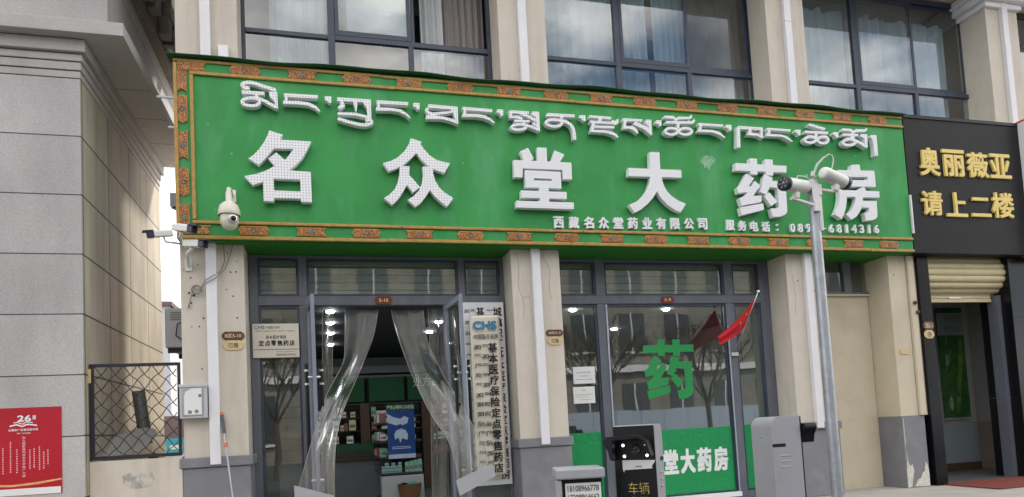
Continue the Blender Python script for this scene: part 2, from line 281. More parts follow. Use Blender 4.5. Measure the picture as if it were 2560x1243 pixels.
def film_mat():
    mt = bpy.data.materials.new('clear_pvc_film'); mt.use_nodes = True; n = mt.node_tree.nodes; l = mt.node_tree.links; n.clear()
    o = n.new('ShaderNodeOutputMaterial'); t = n.new('ShaderNodeBsdfTransparent'); t.inputs[0].default_value = (.86, .86, .84, 1)
    g = n.new('ShaderNodeBsdfGlossy'); g.inputs['Roughness'].default_value = .17; d = n.new('ShaderNodeBsdfDiffuse'); d.inputs[0].default_value = (.62, .60, .57, 1)
    f = n.new('ShaderNodeLayerWeight'); f.inputs[0].default_value = .26
    a = n.new('ShaderNodeMixShader'); a.inputs[0].default_value = .17; l.new(t.outputs[0], a.inputs[1]); l.new(d.outputs[0], a.inputs[2])
    b2 = n.new('ShaderNodeMixShader'); l.new(f.outputs['Fresnel'], b2.inputs[0]); l.new(a.outputs[0], b2.inputs[1]); l.new(g.outputs[0], b2.inputs[2])
    l.new(b2.outputs[0], o.inputs['Surface']); return mt
M['film'] = film_mat()

# ------------------------------------------------------------------ mesh helpers
class MB:
    def __init__(s): s.v = []; s.f = []; s.mi = []; s.sm = []; s.cur = 0; s.T = None
    def add(s, verts, faces, smooth=False):
        b = len(s.v)
        for p in verts:
            p = Vector(p); s.v.append(s.T @ p if s.T else p)
        for f in faces: s.f.append(tuple(i+b for i in f)); s.mi.append(s.cur); s.sm.append(smooth)
        return s
    def box(s, x0, x1, y0, y1, z0, z1):
        x0, x1 = min(x0, x1), max(x0, x1); y0, y1 = min(y0, y1), max(y0, y1); z0, z1 = min(z0, z1), max(z0, z1)
        return s.add([(x0,y0,z0),(x1,y0,z0),(x1,y1,z0),(x0,y1,z0),(x0,y0,z1),(x1,y0,z1),(x1,y1,z1),(x0,y1,z1)],
              [(0,3,2,1),(4,5,6,7),(0,1,5,4),(1,2,6,5),(2,3,7,6),(3,0,4,7)])
    def quad(s, *p): return s.add(p, [tuple(range(len(p)))])
    def prism(s, pts, y0, y1):
        """outline of (x, z) pairs pushed from y0 (front) to y1 (back)"""
        area = sum(pts[i][0]*pts[(i+1) % len(pts)][1]-pts[(i+1) % len(pts)][0]*pts[i][1] for i in range(len(pts)))
        if area < 0: pts = pts[::-1]
        n = len(pts); vs = [(x, y0, z) for x, z in pts]+[(x, y1, z) for x, z in pts]
        tri = tessellate_polygon([[Vector((x, z, 0)) for x, z in pts]])
        fs = []
        for t in tri:
            a, b, c = t; ar = (pts[b][0]-pts[a][0])*(pts[c][1]-pts[a][1])-(pts[c][0]-pts[a][0])*(pts[b][1]-pts[a][1])
            if ar < 0: a, b, c = c, b, a
            fs += [(a, b, c), (a+n, c+n, b+n)]
        fs += [(i, i+n, (i+1) % n+n, (i+1) % n) for i in range(n)]
        return s.add(vs, fs)
    def ribbon(s, pts, wd, closed, y0, y1):
        P2 = [Vector(p) for p in pts]; n = len(P2)
        if n > 4:                        # round the bends
            Q = []
            for i in range(n if closed else n-1):
                p0 = P2[(i-1) % n] if closed or i else P2[0]; p1 = P2[i]; p2 = P2[(i+1) % n]; p3 = P2[(i+2) % n] if closed or i < n-2 else P2[-1]
                for a in (0, 1/3, 2/3): Q.append(.5*(2*p1+(p2-p0)*a+(2*p0-5*p1+4*p2-p3)*a*a+(3*p1-p0-3*p2+p3)*a**3))
            if not closed: Q.append(P2[-1])
            P2 = Q; n = len(P2)
        L_, R_ = [], []
        for i in range(n):
            a = P2[(i-1) % n] if closed or i > 0 else P2[i]; b = P2[(i+1) % n] if closed or i < n-1 else P2[i]
            t = (b-a).normalized(); nn = Vector((-t.y, t.x))*wd/2; L_.append(P2[i]+nn); R_.append(P2[i]-nn)
        k = n if closed else n-1
        for i in range(k):
            j = (i+1) % n; q = [L_[i], L_[j], R_[j], R_[i]]
            vs = [(p.x, y0, p.y) for p in q]+[(p.x, y1, p.y) for p in q]
            fs = [(3,2,1,0) if ((q[1]-q[0]).cross(q[2]-q[0])) < 0 else (0,1,2,3), (0,1,5,4), (2,3,7,6)]
            if not closed and i == 0: fs.append((3,0,4,7))
            if not closed and i == k-1: fs.append((1,2,6,5))
            s.add(vs, fs)
        return s
    def tube(s, pts, r, n=8, r2=None, caps=True, smooth=True):
        pts = [Vector(p) for p in pts]; m_ = len(pts); vs = []; fs = []; up = None
        for i, p in enumerate(pts):
            t = (pts[min(i+1, m_-1)]-pts[max(i-1, 0)]).normalized()
            if up is None: up = t.orthogonal().normalized()
            up = (up-t*up.dot(t)).normalized() if (up-t*up.dot(t)).length > 1e-5 else t.orthogonal().normalized(); sd_ = t.cross(up)
            rr = r if r2 is None else r+(r2-r)*i/(m_-1)
            for k in range(n): a = 2*math.pi*k/n; vs.append(p+(up*math.cos(a)+sd_*math.sin(a))*rr)
        for i in range(m_-1):
            for k in range(n): k2 = (k+1) % n; fs.append((i*n+k, i*n+k2, (i+1)*n+k2, (i+1)*n+k))
        s.add(vs, fs, smooth)
        if caps: s.add(vs[:n], [tuple(range(n))[::-1]]); s.add(vs[-n:], [tuple(range(n))])
        return s
    def lathe(s, prof, c, axis=(0,0,1), n=24, smooth=True):
        """prof: (radius, height) pairs turned round axis at c"""
        c = Vector(c); ax = Vector(axis).normalized(); u = ax.orthogonal().normalized(); v_ = ax.cross(u); vs = []; fs = []
        for r_, h in prof:
            for k in range(n): a = 2*math.pi*k/n; vs.append(c+ax*h+(u*math.cos(a)+v_*math.sin(a))*max(r_, 1e-4))
        for i in range(len(prof)-1):
            for k in range(n): k2 = (k+1) % n; fs.append((i*n+k, i*n+k2, (i+1)*n+k2, (i+1)*n+k))
        return s.add(vs, fs, smooth)
    def grid(s, fn, nu, nv, smooth=True):
        vs = [fn(i/nu, j/nv) for j in range(nv+1) for i in range(nu+1)]
        return s.add(vs, [(j*(nu+1)+i, j*(nu+1)+i+1, (j+1)*(nu+1)+i+1, (j+1)*(nu+1)+i) for j in range(nv) for i in range(nu)], smooth)
    def build(s, name, mats, parent=None, bevel=0, seg=2):
        me = bpy.data.meshes.new(name); off = wloc(parent)
        me.from_pydata([tuple(p-off) for p in s.v], [], s.f)
        for mm in (mats if isinstance(mats, (list, tuple)) else [mats]): me.materials.append(M[mm])
        me.polygons.foreach_set('material_index', s.mi); me.polygons.foreach_set('use_smooth', s.sm); me.update()
        o = bpy.data.objects.new(name, me); COL.objects.link(o)
        if parent: o.parent = parent
        if bevel:
            b = o.modifiers.new('bevel', 'BEVEL'); b.width = bevel; b.segments = seg; b.limit_method = 'ANGLE'; b.angle_limit = R(40)
        return o
def wloc(o):
    v = Vector((0, 0, 0))
    while o: v += o.location; o = o.parent
    return v
def thing(name, label, cat, loc=(0, 0, 0), group=None):
    o = bpy.data.objects.new(name, None); COL.objects.link(o); o.location = loc; o.empty_display_size = .2
    return tag(o, label, cat, group)
def tag(o, label, cat, group=None):
    o['label'] = label; o['category'] = cat
    if group: o['group'] = group
    return o
def struct(o, kind='structure'): o['kind'] = kind; return o
def dup(o, parent=None):
    c = o.copy(); COL.objects.link(c)
    if parent: c.parent = parent
    for ch in o.children: dup(ch, c)
    return c
_tc = {}
def glyph_mesh(ch, bold):
    k = (ch, bold)
    if k not in _tc:
        c = bpy.data.curves.new('t', 'FONT'); c.body = ch; c.size = 1; c.offset = bold; c.resolution_u = 3
        o = bpy.data.objects.new('t', c); COL.objects.link(o)
        me = bpy.data.meshes.new_from_object(o.evaluated_get(bpy.context.evaluated_depsgraph_get()))
        vs = [(v.co.x, v.co.y) for v in me.vertices]; fs = [tuple(p.vertices) for p in me.polygons]
        edges = {}
        for f in fs:
            for i in range(len(f)):
                a, b = f[i], f[(i+1) % len(f)]; edges[(a, b)] = 1
        rim = [e for e in edges if (e[1], e[0]) not in edges]
        nrm = [p.normal.z for p in me.polygons]
        bpy.data.objects.remove(o); bpy.data.curves.remove(c); bpy.data.meshes.remove(me); _tc[k] = (vs, fs, rim, nrm)
    return _tc[k]
def put_text(mb, s, x0, x1, z0, z1, y, depth=.002, bold=.012, fit=True):
    """lay a string into the box x0..x1, z0..z1 on the plane y facing -y"""
    if bold > .015 and depth >= .0005:
        b_ = (bold-.012)*.9*(z1-z0)
        for i, (du, dv) in enumerate(((1, 1), (-.97, -.98), (.94, -.95), (-.91, .93), (.99, .05), (-.96, -.03), (.02, .88), (-.04, -.9), (0, 0))):
            put_text(mb, s, x0+b_+du*b_, x1-b_+du*b_, z0+b_+dv*b_, z1-b_+dv*b_, y, depth+(.00015 if depth < .004 else .0006)*i, .006, fit)
        return
    if s == '基':                      # its lower radical does not fill as a font outline: set it from its two halves
        put_text(mb, '其', x0, x1, z0+(z1-z0)*.22, z1, y, depth, .006); put_text(mb, '土', x0+(x1-x0)*.12, x1-(x1-x0)*.12, z0, z0+(z1-z0)*.34, y, depth+.0001, .006); return
    vs, fs, rim, nrm = glyph_mesh(s, min(bold, .006))
    if not vs: return
    ax0, ax1 = min(v[0] for v in vs), max(v[0] for v in vs); az0, az1 = min(v[1] for v in vs), max(v[1] for v in vs)
    sx = (x1-x0)/(ax1-ax0); sz = (z1-z0)/(az1-az0) if az1 > az0 else sx
    if not fit: sx = sz = min(sx, sz)
    P2 = [(x0+(a-ax0)*sx, z0+(b-az0)*sz) for a, b in vs]; n = len(P2)
    fr = [(a, y-depth, b) for a, b in P2]; bk = [(a, y, b) for a, b in P2]
    F = [f if q > 0 else f[::-1] for f, q in zip(fs, nrm)]
    if depth > .004: mb.add(fr+bk, F+[(a, a+n, b+n, b) for a, b in rim])
    else: mb.add(fr, F)
def column(mb, s, xc, wdt, ztop, zbot, y, bold=.014, depth=.002, gap=.12):
    n = len(s); st = (ztop-zbot)/n
    for i, ch in enumerate(s):
        if ch == ' ': continue
        h = st*(1-gap); put_text(mb, ch, xc-wdt/2, xc+wdt/2, ztop-(i+1)*st+st*gap/2, ztop-i*st-st*gap/2, y, depth, bold)
def row(mb, s, x0, x1, z0, z1, y, bold=.014, depth=.002, gap=.12):
    n = len(s); st = (x1-x0)/n
    for i, ch in enumerate(s):
        if ch == ' ': continue
        put_text(mb, ch, x0+i*st+st*gap/2, x0+(i+1)*st-st*gap/2, z0, z1, y, depth, bold)
BIG={
 'ming':[[(-0.582,4.909),(-0.607,4.841),(-0.649,4.756),(-0.707,4.671),(-0.764,4.604),(-0.824,4.558),(-0.714,4.485),(-0.647,4.555),(-0.594,4.622),(-0.536,4.694),(-0.49,4.765),(-0.469,4.804),(-0.431,4.867)],[(-0.481,4.803),(-0.109,4.802),(-0.149,4.715),(-0.214,4.594),(-0.289,4.508),(-0.376,4.435),(-0.462,4.37),(-0.551,4.324),(-0.671,4.282),(-0.785,4.239),(-0.876,4.341),(-0.739,4.375),(-0.635,4.418),(-0.543,4.474),(-0.478,4.512),(-0.417,4.556),(-0.366,4.621),(-0.314,4.7),(-0.536,4.694)],[(-0.511,4.646),(-0.409,4.55),(-0.459,4.47),(-0.538,4.487),(-0.603,4.565)],[(-0.493,4.399),(-0.376,4.433),(-0.126,4.425),(-0.125,4.325),(-0.251,4.326),(-0.551,4.326),(-0.575,4.327)],[(-0.67,4.297),(-0.551,4.326),(-0.551,4.05),(-0.669,4.05)],[(-0.248,4.41),(-0.126,4.425),(-0.124,4.054),(-0.249,4.054)],[(-0.555,4.182),(-0.247,4.179),(-0.25,4.093),(-0.554,4.09)]],
 'zhong':[[(1.09,4.913),(1.059,4.828),(1.003,4.743),(0.912,4.656),(0.831,4.611),(0.736,4.578),(0.802,4.479),(0.891,4.516),(0.988,4.57),(1.071,4.644),(1.151,4.73),(1.207,4.829),(1.224,4.879)],[(1.201,4.861),(1.246,4.789),(1.315,4.71),(1.394,4.656),(1.483,4.632),(1.573,4.619),(1.494,4.487),(1.412,4.512),(1.332,4.545),(1.269,4.592),(1.207,4.647),(1.151,4.73)],[(0.94,4.555),(1.06,4.553),(1.05,4.442),(1.017,4.313),(0.965,4.226),(0.898,4.126),(0.828,4.058),(0.73,4.136),(0.798,4.183),(0.864,4.254),(0.907,4.345),(0.931,4.453)],[(1.042,4.449),(1.115,4.371),(1.179,4.291),(1.086,4.222),(1.017,4.313)],[(1.221,4.557),(1.353,4.559),(1.352,4.447),(1.357,4.389),(1.301,4.259),(1.234,4.162),(1.174,4.086),(1.11,4.043),(1.017,4.126),(1.082,4.165),(1.157,4.241),(1.206,4.342),(1.227,4.458)],[(1.351,4.472),(1.373,4.382),(1.418,4.301),(1.481,4.237),(1.592,4.167),(1.509,4.052),(1.434,4.112),(1.364,4.175),(1.301,4.259),(1.274,4.345)]],
 'tang':[[(2.504,4.821),(2.615,4.878),(2.687,4.736),(2.637,4.701),(2.558,4.693)],[(2.744,4.89),(2.871,4.892),(2.867,4.692),(2.732,4.685)],[(2.982,4.862),(3.115,4.812),(3.037,4.696),(2.914,4.698)],[(2.409,4.702),(3.203,4.707),(3.203,4.601),(3.066,4.601),(2.527,4.597),(2.411,4.592)],[(2.408,4.612),(2.528,4.602),(2.519,4.479),(2.407,4.472)],[(3.07,4.607),(3.202,4.617),(3.199,4.478),(3.071,4.476)],[(2.553,4.574),(3.047,4.573),(3.043,4.473),(2.918,4.472),(2.672,4.474),(2.549,4.468)],[(2.552,4.444),(2.672,4.443),(2.914,4.446),(3.045,4.445),(3.044,4.35),(2.55,4.344)],[(2.551,4.489),(2.673,4.486),(2.671,4.429),(2.55,4.415)],[(2.919,4.489),(3.044,4.486),(3.045,4.436),(2.913,4.431)],[(2.486,4.301),(3.113,4.303),(3.108,4.212),(2.485,4.206)],[(2.734,4.358),(2.864,4.355),(2.863,4.15),(2.733,4.154)],[(2.416,4.161),(3.201,4.163),(3.198,4.075),(2.411,4.072)]],
 'da':[[(4.028,4.678),(4.824,4.685),(4.822,4.574),(4.015,4.561)],[(4.358,4.917),(4.509,4.921),(4.502,4.687),(4.516,4.56),(4.49,4.455),(4.434,4.369),(4.36,4.267),(4.272,4.18),(4.178,4.108),(4.081,4.058),(4.0,4.164),(4.104,4.208),(4.198,4.276),(4.278,4.37),(4.327,4.479),(4.346,4.572),(4.345,4.68)],[(4.455,4.546),(4.516,4.56),(4.532,4.473),(4.575,4.382),(4.645,4.308),(4.741,4.249),(4.859,4.206),(4.77,4.082),(4.68,4.116),(4.585,4.175),(4.507,4.249),(4.462,4.309),(4.434,4.369)]],
 'yao':[[(5.692,4.828),(6.534,4.827),(6.525,4.727),(5.673,4.719)],[(5.929,4.908),(6.048,4.907),(6.04,4.674),(5.925,4.674)],[(6.182,4.906),(6.308,4.906),(6.296,4.67),(6.176,4.673)],[(5.85,4.677),(5.974,4.617),(5.88,4.5),(5.945,4.484),(5.914,4.449),(5.834,4.404),(5.697,4.386),(5.68,4.465),(5.745,4.51)],[(5.98,4.577),(6.069,4.515),(5.939,4.356),(6.076,4.369),(6.067,4.273),(5.738,4.207),(5.705,4.315),(5.782,4.343),(5.854,4.413),(5.917,4.492)],[(5.707,4.181),(6.091,4.255),(6.095,4.16),(5.726,4.069)],[(6.152,4.676),(6.281,4.635),(6.224,4.504),(6.155,4.382),(6.049,4.421),(6.1,4.516),(6.124,4.628)],[(6.251,4.591),(6.487,4.584),(6.487,4.438),(6.482,4.155),(6.459,4.112),(6.398,4.08),(6.338,4.065),(6.232,4.058),(6.209,4.18),(6.321,4.188),(6.352,4.219),(6.353,4.424),(6.348,4.488),(6.218,4.496)],[(6.202,4.418),(6.325,4.286),(6.222,4.216),(6.115,4.355)]],
 'fang':[[(7.668,4.896),(7.816,4.909),(7.824,4.81),(7.648,4.793)],[(7.417,4.808),(8.075,4.826),(8.081,4.73),(7.943,4.724),(7.65,4.715),(7.413,4.711)],[(7.944,4.735),(8.08,4.737),(8.074,4.584),(7.929,4.587)],[(7.407,4.656),(8.081,4.678),(8.076,4.578),(7.403,4.557)],[(7.415,4.729),(7.548,4.731),(7.54,4.523),(7.532,4.381),(7.504,4.24),(7.458,4.133),(7.41,4.061),(7.292,4.128),(7.361,4.244),(7.405,4.377),(7.416,4.535)],[(7.712,4.505),(7.789,4.546),(7.864,4.569),(7.891,4.503),(7.761,4.478)],[(7.525,4.503),(8.127,4.51),(8.124,4.412),(7.531,4.401)],[(7.692,4.414),(7.826,4.418),(7.789,4.249),(7.729,4.167),(7.671,4.104),(7.583,4.056),(7.494,4.138),(7.575,4.176),(7.633,4.244),(7.678,4.325)],[(7.81,4.351),(8.063,4.356),(8.055,4.133),(8.041,4.097),(8.001,4.074),(7.936,4.054),(7.842,4.049),(7.823,4.17),(7.902,4.177),(7.92,4.249),(7.795,4.249)]],
}
TIB=[
 [('s',0.04,0,[(-0.789,5.414),(-0.844,5.418),(-0.87,5.45),(-0.822,5.479),(-0.742,5.479),(-0.639,5.449),(-0.493,5.41)]),[(-0.879,5.377),(-0.621,5.378),(-0.625,5.34),(-0.877,5.336)],[(-0.74,5.337),(-0.689,5.335),(-0.695,5.3),(-0.713,5.299)],('s',0.036,1,[(-0.875,5.246),(-0.833,5.281),(-0.747,5.293),(-0.69,5.277),(-0.686,5.235),(-0.727,5.205),(-0.79,5.197),(-0.852,5.21)]),('s',0.039,0,[(-0.742,5.293),(-0.667,5.283),(-0.599,5.254),(-0.542,5.223),(-0.484,5.196)]),[(-0.572,5.382),(-0.479,5.383),(-0.476,5.174),(-0.501,5.223),(-0.517,5.279),(-0.568,5.325)]],
 [[(-0.403,5.379),(-0.011,5.384),(-0.016,5.342),(-0.401,5.338)],[(-0.395,5.342),(-0.363,5.338),(-0.365,5.287),(-0.397,5.288)],[(-0.414,5.288),(-0.247,5.296),(-0.128,5.288),(-0.045,5.256),(-0.005,5.214),(0.009,5.183),(-0.006,5.179),(-0.047,5.211),(-0.129,5.244),(-0.248,5.251),(-0.416,5.245)]],
 [[(0.07,5.377),(0.146,5.38),(0.143,5.299),(0.119,5.297),(0.101,5.318),(0.068,5.332)]],
 [[(0.214,5.376),(0.619,5.377),(0.618,5.338),(0.213,5.333)],[(0.213,5.248),(0.255,5.297),(0.24,5.335),(0.28,5.338),(0.295,5.305),(0.307,5.272),(0.252,5.229)],[(0.401,5.339),(0.454,5.334),(0.448,5.257),(0.436,5.204),(0.422,5.255)],[(0.515,5.347),(0.619,5.363),(0.616,5.123),(0.573,5.159),(0.566,5.265)],('s',0.034,0,[(0.213,5.172),(0.419,5.178),(0.605,5.144)]),('s',0.039,0,[(0.211,5.107),(0.335,5.075),(0.463,5.049),(0.561,5.052),(0.621,5.089),(0.588,5.121),(0.55,5.104)])],
 [[(0.689,5.374),(1.081,5.378),(1.076,5.337),(0.687,5.334)],[(0.694,5.338),(0.728,5.337),(0.723,5.279),(0.692,5.281)],[(0.678,5.283),(0.861,5.289),(0.992,5.273),(1.067,5.221),(1.1,5.176),(1.086,5.17),(1.045,5.205),(0.963,5.242),(0.859,5.249),(0.677,5.24)]],
 [[(1.144,5.375),(1.22,5.377),(1.22,5.3),(1.19,5.291),(1.177,5.316),(1.139,5.331)]],
 [[(1.332,5.371),(1.706,5.365),(1.701,5.331),(1.621,5.325),(1.33,5.327)],('s',0.037,0,[(1.322,5.319),(1.303,5.292),(1.32,5.264),(1.386,5.243)]),[(1.361,5.234),(1.387,5.265),(1.634,5.304),(1.64,5.279),(1.386,5.228)],[(1.599,5.331),(1.705,5.354),(1.704,5.132),(1.665,5.203),(1.641,5.29)],[(1.297,5.226),(1.35,5.233),(1.493,5.224),(1.665,5.192),(1.704,5.132),(1.599,5.169),(1.491,5.184),(1.291,5.174)]],
 [[(1.772,5.369),(2.164,5.364),(2.158,5.326),(1.77,5.33)],[(1.781,5.337),(1.818,5.336),(1.811,5.272),(1.778,5.274)],[(1.764,5.276),(1.94,5.285),(2.066,5.275),(2.138,5.235),(2.188,5.186),(2.173,5.177),(2.122,5.208),(2.042,5.236),(1.938,5.244),(1.762,5.235)]],
 [[(2.228,5.369),(2.307,5.37),(2.305,5.291),(2.276,5.282),(2.262,5.311),(2.218,5.327)]],
 [[(2.389,5.367),(2.657,5.37),(2.654,5.336),(2.532,5.33),(2.383,5.332)],[(2.39,5.334),(2.431,5.333),(2.422,5.296),(2.517,5.302),(2.557,5.282),(2.575,5.246),(2.528,5.253),(2.488,5.267),(2.383,5.263)],[(2.526,5.337),(2.587,5.341),(2.681,5.304),(2.765,5.265),(2.762,5.225),(2.699,5.251),(2.626,5.293),(2.532,5.317)],[(2.698,5.369),(2.794,5.374),(2.793,5.105),(2.758,5.153),(2.749,5.295),(2.696,5.322)],[(2.453,5.244),(2.657,5.248),(2.656,5.22),(2.448,5.213)],[(2.701,5.231),(2.767,5.188),(2.759,5.16),(2.696,5.203)],[(2.564,5.222),(2.594,5.22),(2.592,5.19),(2.562,5.188)],('s',0.035,1,[(2.407,5.144),(2.47,5.178),(2.558,5.184),(2.608,5.164),(2.575,5.128),(2.493,5.111),(2.426,5.117)]),('s',0.035,0,[(2.572,5.185),(2.632,5.172),(2.713,5.15),(2.787,5.121)])],
 [[(2.909,5.367),(3.296,5.372),(3.29,5.333),(2.903,5.327)],[(3.078,5.341),(3.134,5.331),(3.114,5.296),(3.09,5.304)],('s',0.037,1,[(2.884,5.236),(2.928,5.273),(3.026,5.283),(3.109,5.268),(3.096,5.223),(3.02,5.192),(2.93,5.197)]),('s',0.044,0,[(3.082,5.276),(3.151,5.267),(3.22,5.234),(3.259,5.178),(3.272,5.104),(3.272,5.025)])],
 [[(3.37,5.368),(3.45,5.373),(3.448,5.297),(3.415,5.292),(3.395,5.318),(3.35,5.336)]],
 [[(3.507,5.377),(3.822,5.375),(3.82,5.341),(3.501,5.344)],[(3.628,5.351),(3.686,5.351),(3.676,5.309),(3.639,5.307)],[(3.509,5.305),(3.814,5.304),(3.838,5.334),(3.873,5.322),(3.924,5.361),(3.923,5.297),(3.884,5.267),(3.812,5.275),(3.507,5.269)],[(3.536,5.272),(3.579,5.271),(3.55,5.162),(3.51,5.153)],[(3.541,5.238),(3.861,5.245),(3.855,5.215),(3.539,5.206)],[(3.508,5.173),(3.718,5.18),(3.826,5.169),(3.89,5.128),(3.909,5.094),(3.887,5.089),(3.831,5.121),(3.716,5.145),(3.502,5.142)]],
 [[(3.994,5.369),(4.285,5.371),(4.279,5.341),(3.988,5.328)],[(4.007,5.335),(4.051,5.33),(4.033,5.291),(4.039,5.263),(4.128,5.269),(4.192,5.224),(4.215,5.176),(4.192,5.167),(4.139,5.206),(4.074,5.23),(3.98,5.217)],[(4.133,5.29),(4.17,5.335),(4.258,5.305),(4.36,5.263),(4.417,5.217),(4.413,5.156),(4.383,5.165),(4.312,5.224),(4.225,5.261)],[(4.33,5.37),(4.417,5.374),(4.414,5.156),(4.38,5.228),(4.369,5.284),(4.326,5.317)]],
 [[(4.497,5.374),(4.574,5.376),(4.569,5.304),(4.536,5.295),(4.523,5.319),(4.478,5.33)]],
 [[(4.624,5.447),(4.755,5.453),(4.799,5.43),(4.79,5.403),(4.736,5.412),(4.614,5.411)],[(4.79,5.412),(4.832,5.447),(5.003,5.455),(5.045,5.494),(5.058,5.452),(5.017,5.427),(4.821,5.405)],[(4.771,5.418),(4.818,5.421),(4.811,5.374),(4.776,5.372)],[(4.641,5.37),(4.998,5.39),(5.003,5.354),(4.635,5.336)],[(4.984,5.403),(5.037,5.392),(5.088,5.439),(5.092,5.389),(5.05,5.354),(4.988,5.355)],[(4.801,5.352),(4.848,5.353),(4.838,5.279),(4.803,5.277)],('s',0.037,1,[(4.615,5.222),(4.664,5.266),(4.757,5.274),(4.816,5.238),(4.75,5.189),(4.658,5.187)]),('s',0.038,1,[(4.823,5.238),(4.889,5.281),(4.99,5.283),(5.03,5.244),(4.976,5.203),(4.878,5.197)])],
 [[(5.146,5.378),(5.54,5.38),(5.533,5.346),(5.139,5.343)],[(5.16,5.35),(5.199,5.349),(5.186,5.279),(5.154,5.281)],[(5.135,5.283),(5.361,5.29),(5.471,5.268),(5.561,5.193),(5.54,5.185),(5.459,5.227),(5.35,5.252),(5.128,5.245)]],
 [[(5.592,5.382),(5.673,5.383),(5.671,5.31),(5.634,5.296),(5.616,5.328),(5.573,5.344)]],
 [[(5.783,5.376),(6.184,5.378),(6.181,5.344),(6.144,5.337),(5.825,5.335),(5.775,5.343)],[(5.756,5.36),(5.824,5.374),(5.808,5.313),(5.79,5.059),(5.733,5.056)],[(5.948,5.336),(5.989,5.335),(5.996,5.292),(6.088,5.284),(6.162,5.247),(6.175,5.213),(6.085,5.245),(5.91,5.248),(5.944,5.284)],[(6.14,5.348),(6.184,5.374),(6.177,5.214),(6.147,5.246),(6.142,5.306)]],
 [[(6.262,5.379),(6.658,5.38),(6.649,5.345),(6.255,5.348)],[(6.27,5.351),(6.312,5.349),(6.301,5.288),(6.26,5.29)],[(6.244,5.289),(6.486,5.295),(6.589,5.268),(6.678,5.198),(6.657,5.192),(6.575,5.233),(6.483,5.26),(6.236,5.251)]],
 [[(6.743,5.381),(6.829,5.385),(6.822,5.306),(6.784,5.299),(6.765,5.331),(6.724,5.347)]],
 [[(6.996,5.492),(7.269,5.438),(7.239,5.405),(6.961,5.461)],[(6.904,5.377),(7.308,5.383),(7.299,5.347),(6.895,5.341)],[(7.068,5.34),(7.118,5.34),(7.107,5.285),(7.068,5.283)],('s',0.04,1,[(6.88,5.234),(6.933,5.282),(7.031,5.288),(7.09,5.249),(7.012,5.204),(6.925,5.203)]),('s',0.04,1,[(7.101,5.25),(7.162,5.293),(7.261,5.299),(7.296,5.258),(7.253,5.213),(7.154,5.207)])],
 [[(7.402,5.384),(7.491,5.388),(7.483,5.308),(7.443,5.301),(7.425,5.333),(7.382,5.35)]],
 [[(7.57,5.453),(7.71,5.457),(7.764,5.431),(7.756,5.404),(7.684,5.416),(7.561,5.418)],[(7.757,5.414),(7.812,5.458),(7.971,5.463),(8.014,5.491),(8.018,5.457),(7.979,5.43),(7.795,5.407)],[(7.724,5.424),(7.786,5.423),(7.77,5.378),(7.73,5.376)],[(7.568,5.375),(7.844,5.381),(7.834,5.346),(7.558,5.339)],[(7.699,5.345),(7.772,5.344),(7.751,5.3),(7.705,5.297)],('s',0.041,1,[(7.554,5.24),(7.614,5.284),(7.716,5.295),(7.787,5.271),(7.752,5.224),(7.662,5.2),(7.584,5.205)]),('s',0.043,0,[(7.705,5.292),(7.793,5.273),(7.879,5.235),(7.977,5.187)]),[(7.889,5.381),(8.0,5.387),(7.987,5.178),(7.953,5.234),(7.939,5.321),(7.88,5.346)]],
 [[(8.077,5.382),(8.175,5.383),(8.174,5.217),(8.17,5.066),(8.106,5.058),(8.111,5.214),(8.093,5.32),(8.057,5.352)]],
]
# ================================================================== ground
struct(MB().add([(-400,-400,-.15),(400,-400,-.15),(400,400,-.15),(-400,400,-.15)], [(0,1,2,3)]).build('road', 'road'))
struct(MB().box(-30, 30, -1.95, 12, -.3, 0).build('pavement', 'pave'))
b = MB()
for i in range(60): b.box(-30+i, -29.006+i, -2.1, -1.954, -.3, .004)
struct(b.build('kerb', 'kerb', bevel=.012))

# ================================================================== the shop building
shop = thing('shop_building', 'cream plastered shop building with pilasters and dark framed upper windows', 'building', (3.5, .5, 0))
def duct(x, z0, z1, par, y0=-.075):
    d = MB(); zs = [z0]
    while zs[-1] < z1-3.4: zs.append(zs[-1]+3.1)
    zs.append(z1)
    for a, c in zip(zs, zs[1:]): d.box(x-.058, x+.058, y0, -.001, a, c-.004)
    return d.build('drain_duct', 'pvc_white', par, bevel=.006)
rs = random.Random(3)
def pillar(x0, x1, z0=1.09, z1=12, plinth=True, holes=(), cracks=(), y1=.55, scar=()):
    p = MB().box(x0, x1, 0, y1, z0, z1)
    p.cur = 1
    for x, z, r_ in holes: p.lathe([(.0, 0), (r_, 0)], (x, -.002, z), (0, -1, 0), 8, False)
    p.cur = 2
    for c in cracks: p.ribbon(c, .007, False, -.0025, -.0005)
    p.cur = 3
    for c in scar: p.prism(c, -.004, 0)
    o = p.build('pillar', ['cream', 'hole', 'crack', 'scar'], shop)
    if plinth:
        q = MB().box(x0-.02, x1+.02, -.025, y1-.06, 0, .97).box(x0-.045, x1+.045, -.05, y1-.05, .972, 1.09)
        q.build('plinth', 'plinth', o, bevel=.012)
    for zc in (7.9,):
        MB().box(x0-.05, x1+.05, -.06, .5, zc, zc+.09).box(x0-.14, x1+.14, -.15, .5, zc+.092, zc+.2).box(x0-.2, x1+.2, -.21, .5, zc+.202, zc+.32).build('capital', 'white', o, bevel=.01)
    return o
h1 = [(-1.55,3.02,.014),(-1.5,2.99,.016),(-1.53,3.2,.01),(-1.09,3.27,.011),(-1.03,3.275,.011),(-1.07,2.98,.011),(-1.14,3.06,.009),(-1.4,2.72,.012),(-1.53,2.62,.008),(-1.45,2.62,.010),(-1.43,2.12,.01),(-1.03,2.72,.011),(-1.53,2.9,.012),(-1.12,3.5,.008),(-1.02,3.4,.008),(-1.6,3.3,.008),(-1.45,3.36,.008)]
P1 = pillar(-1.64, -.94, holes=h1); duct(-1.297, 1.0, 12, P1)
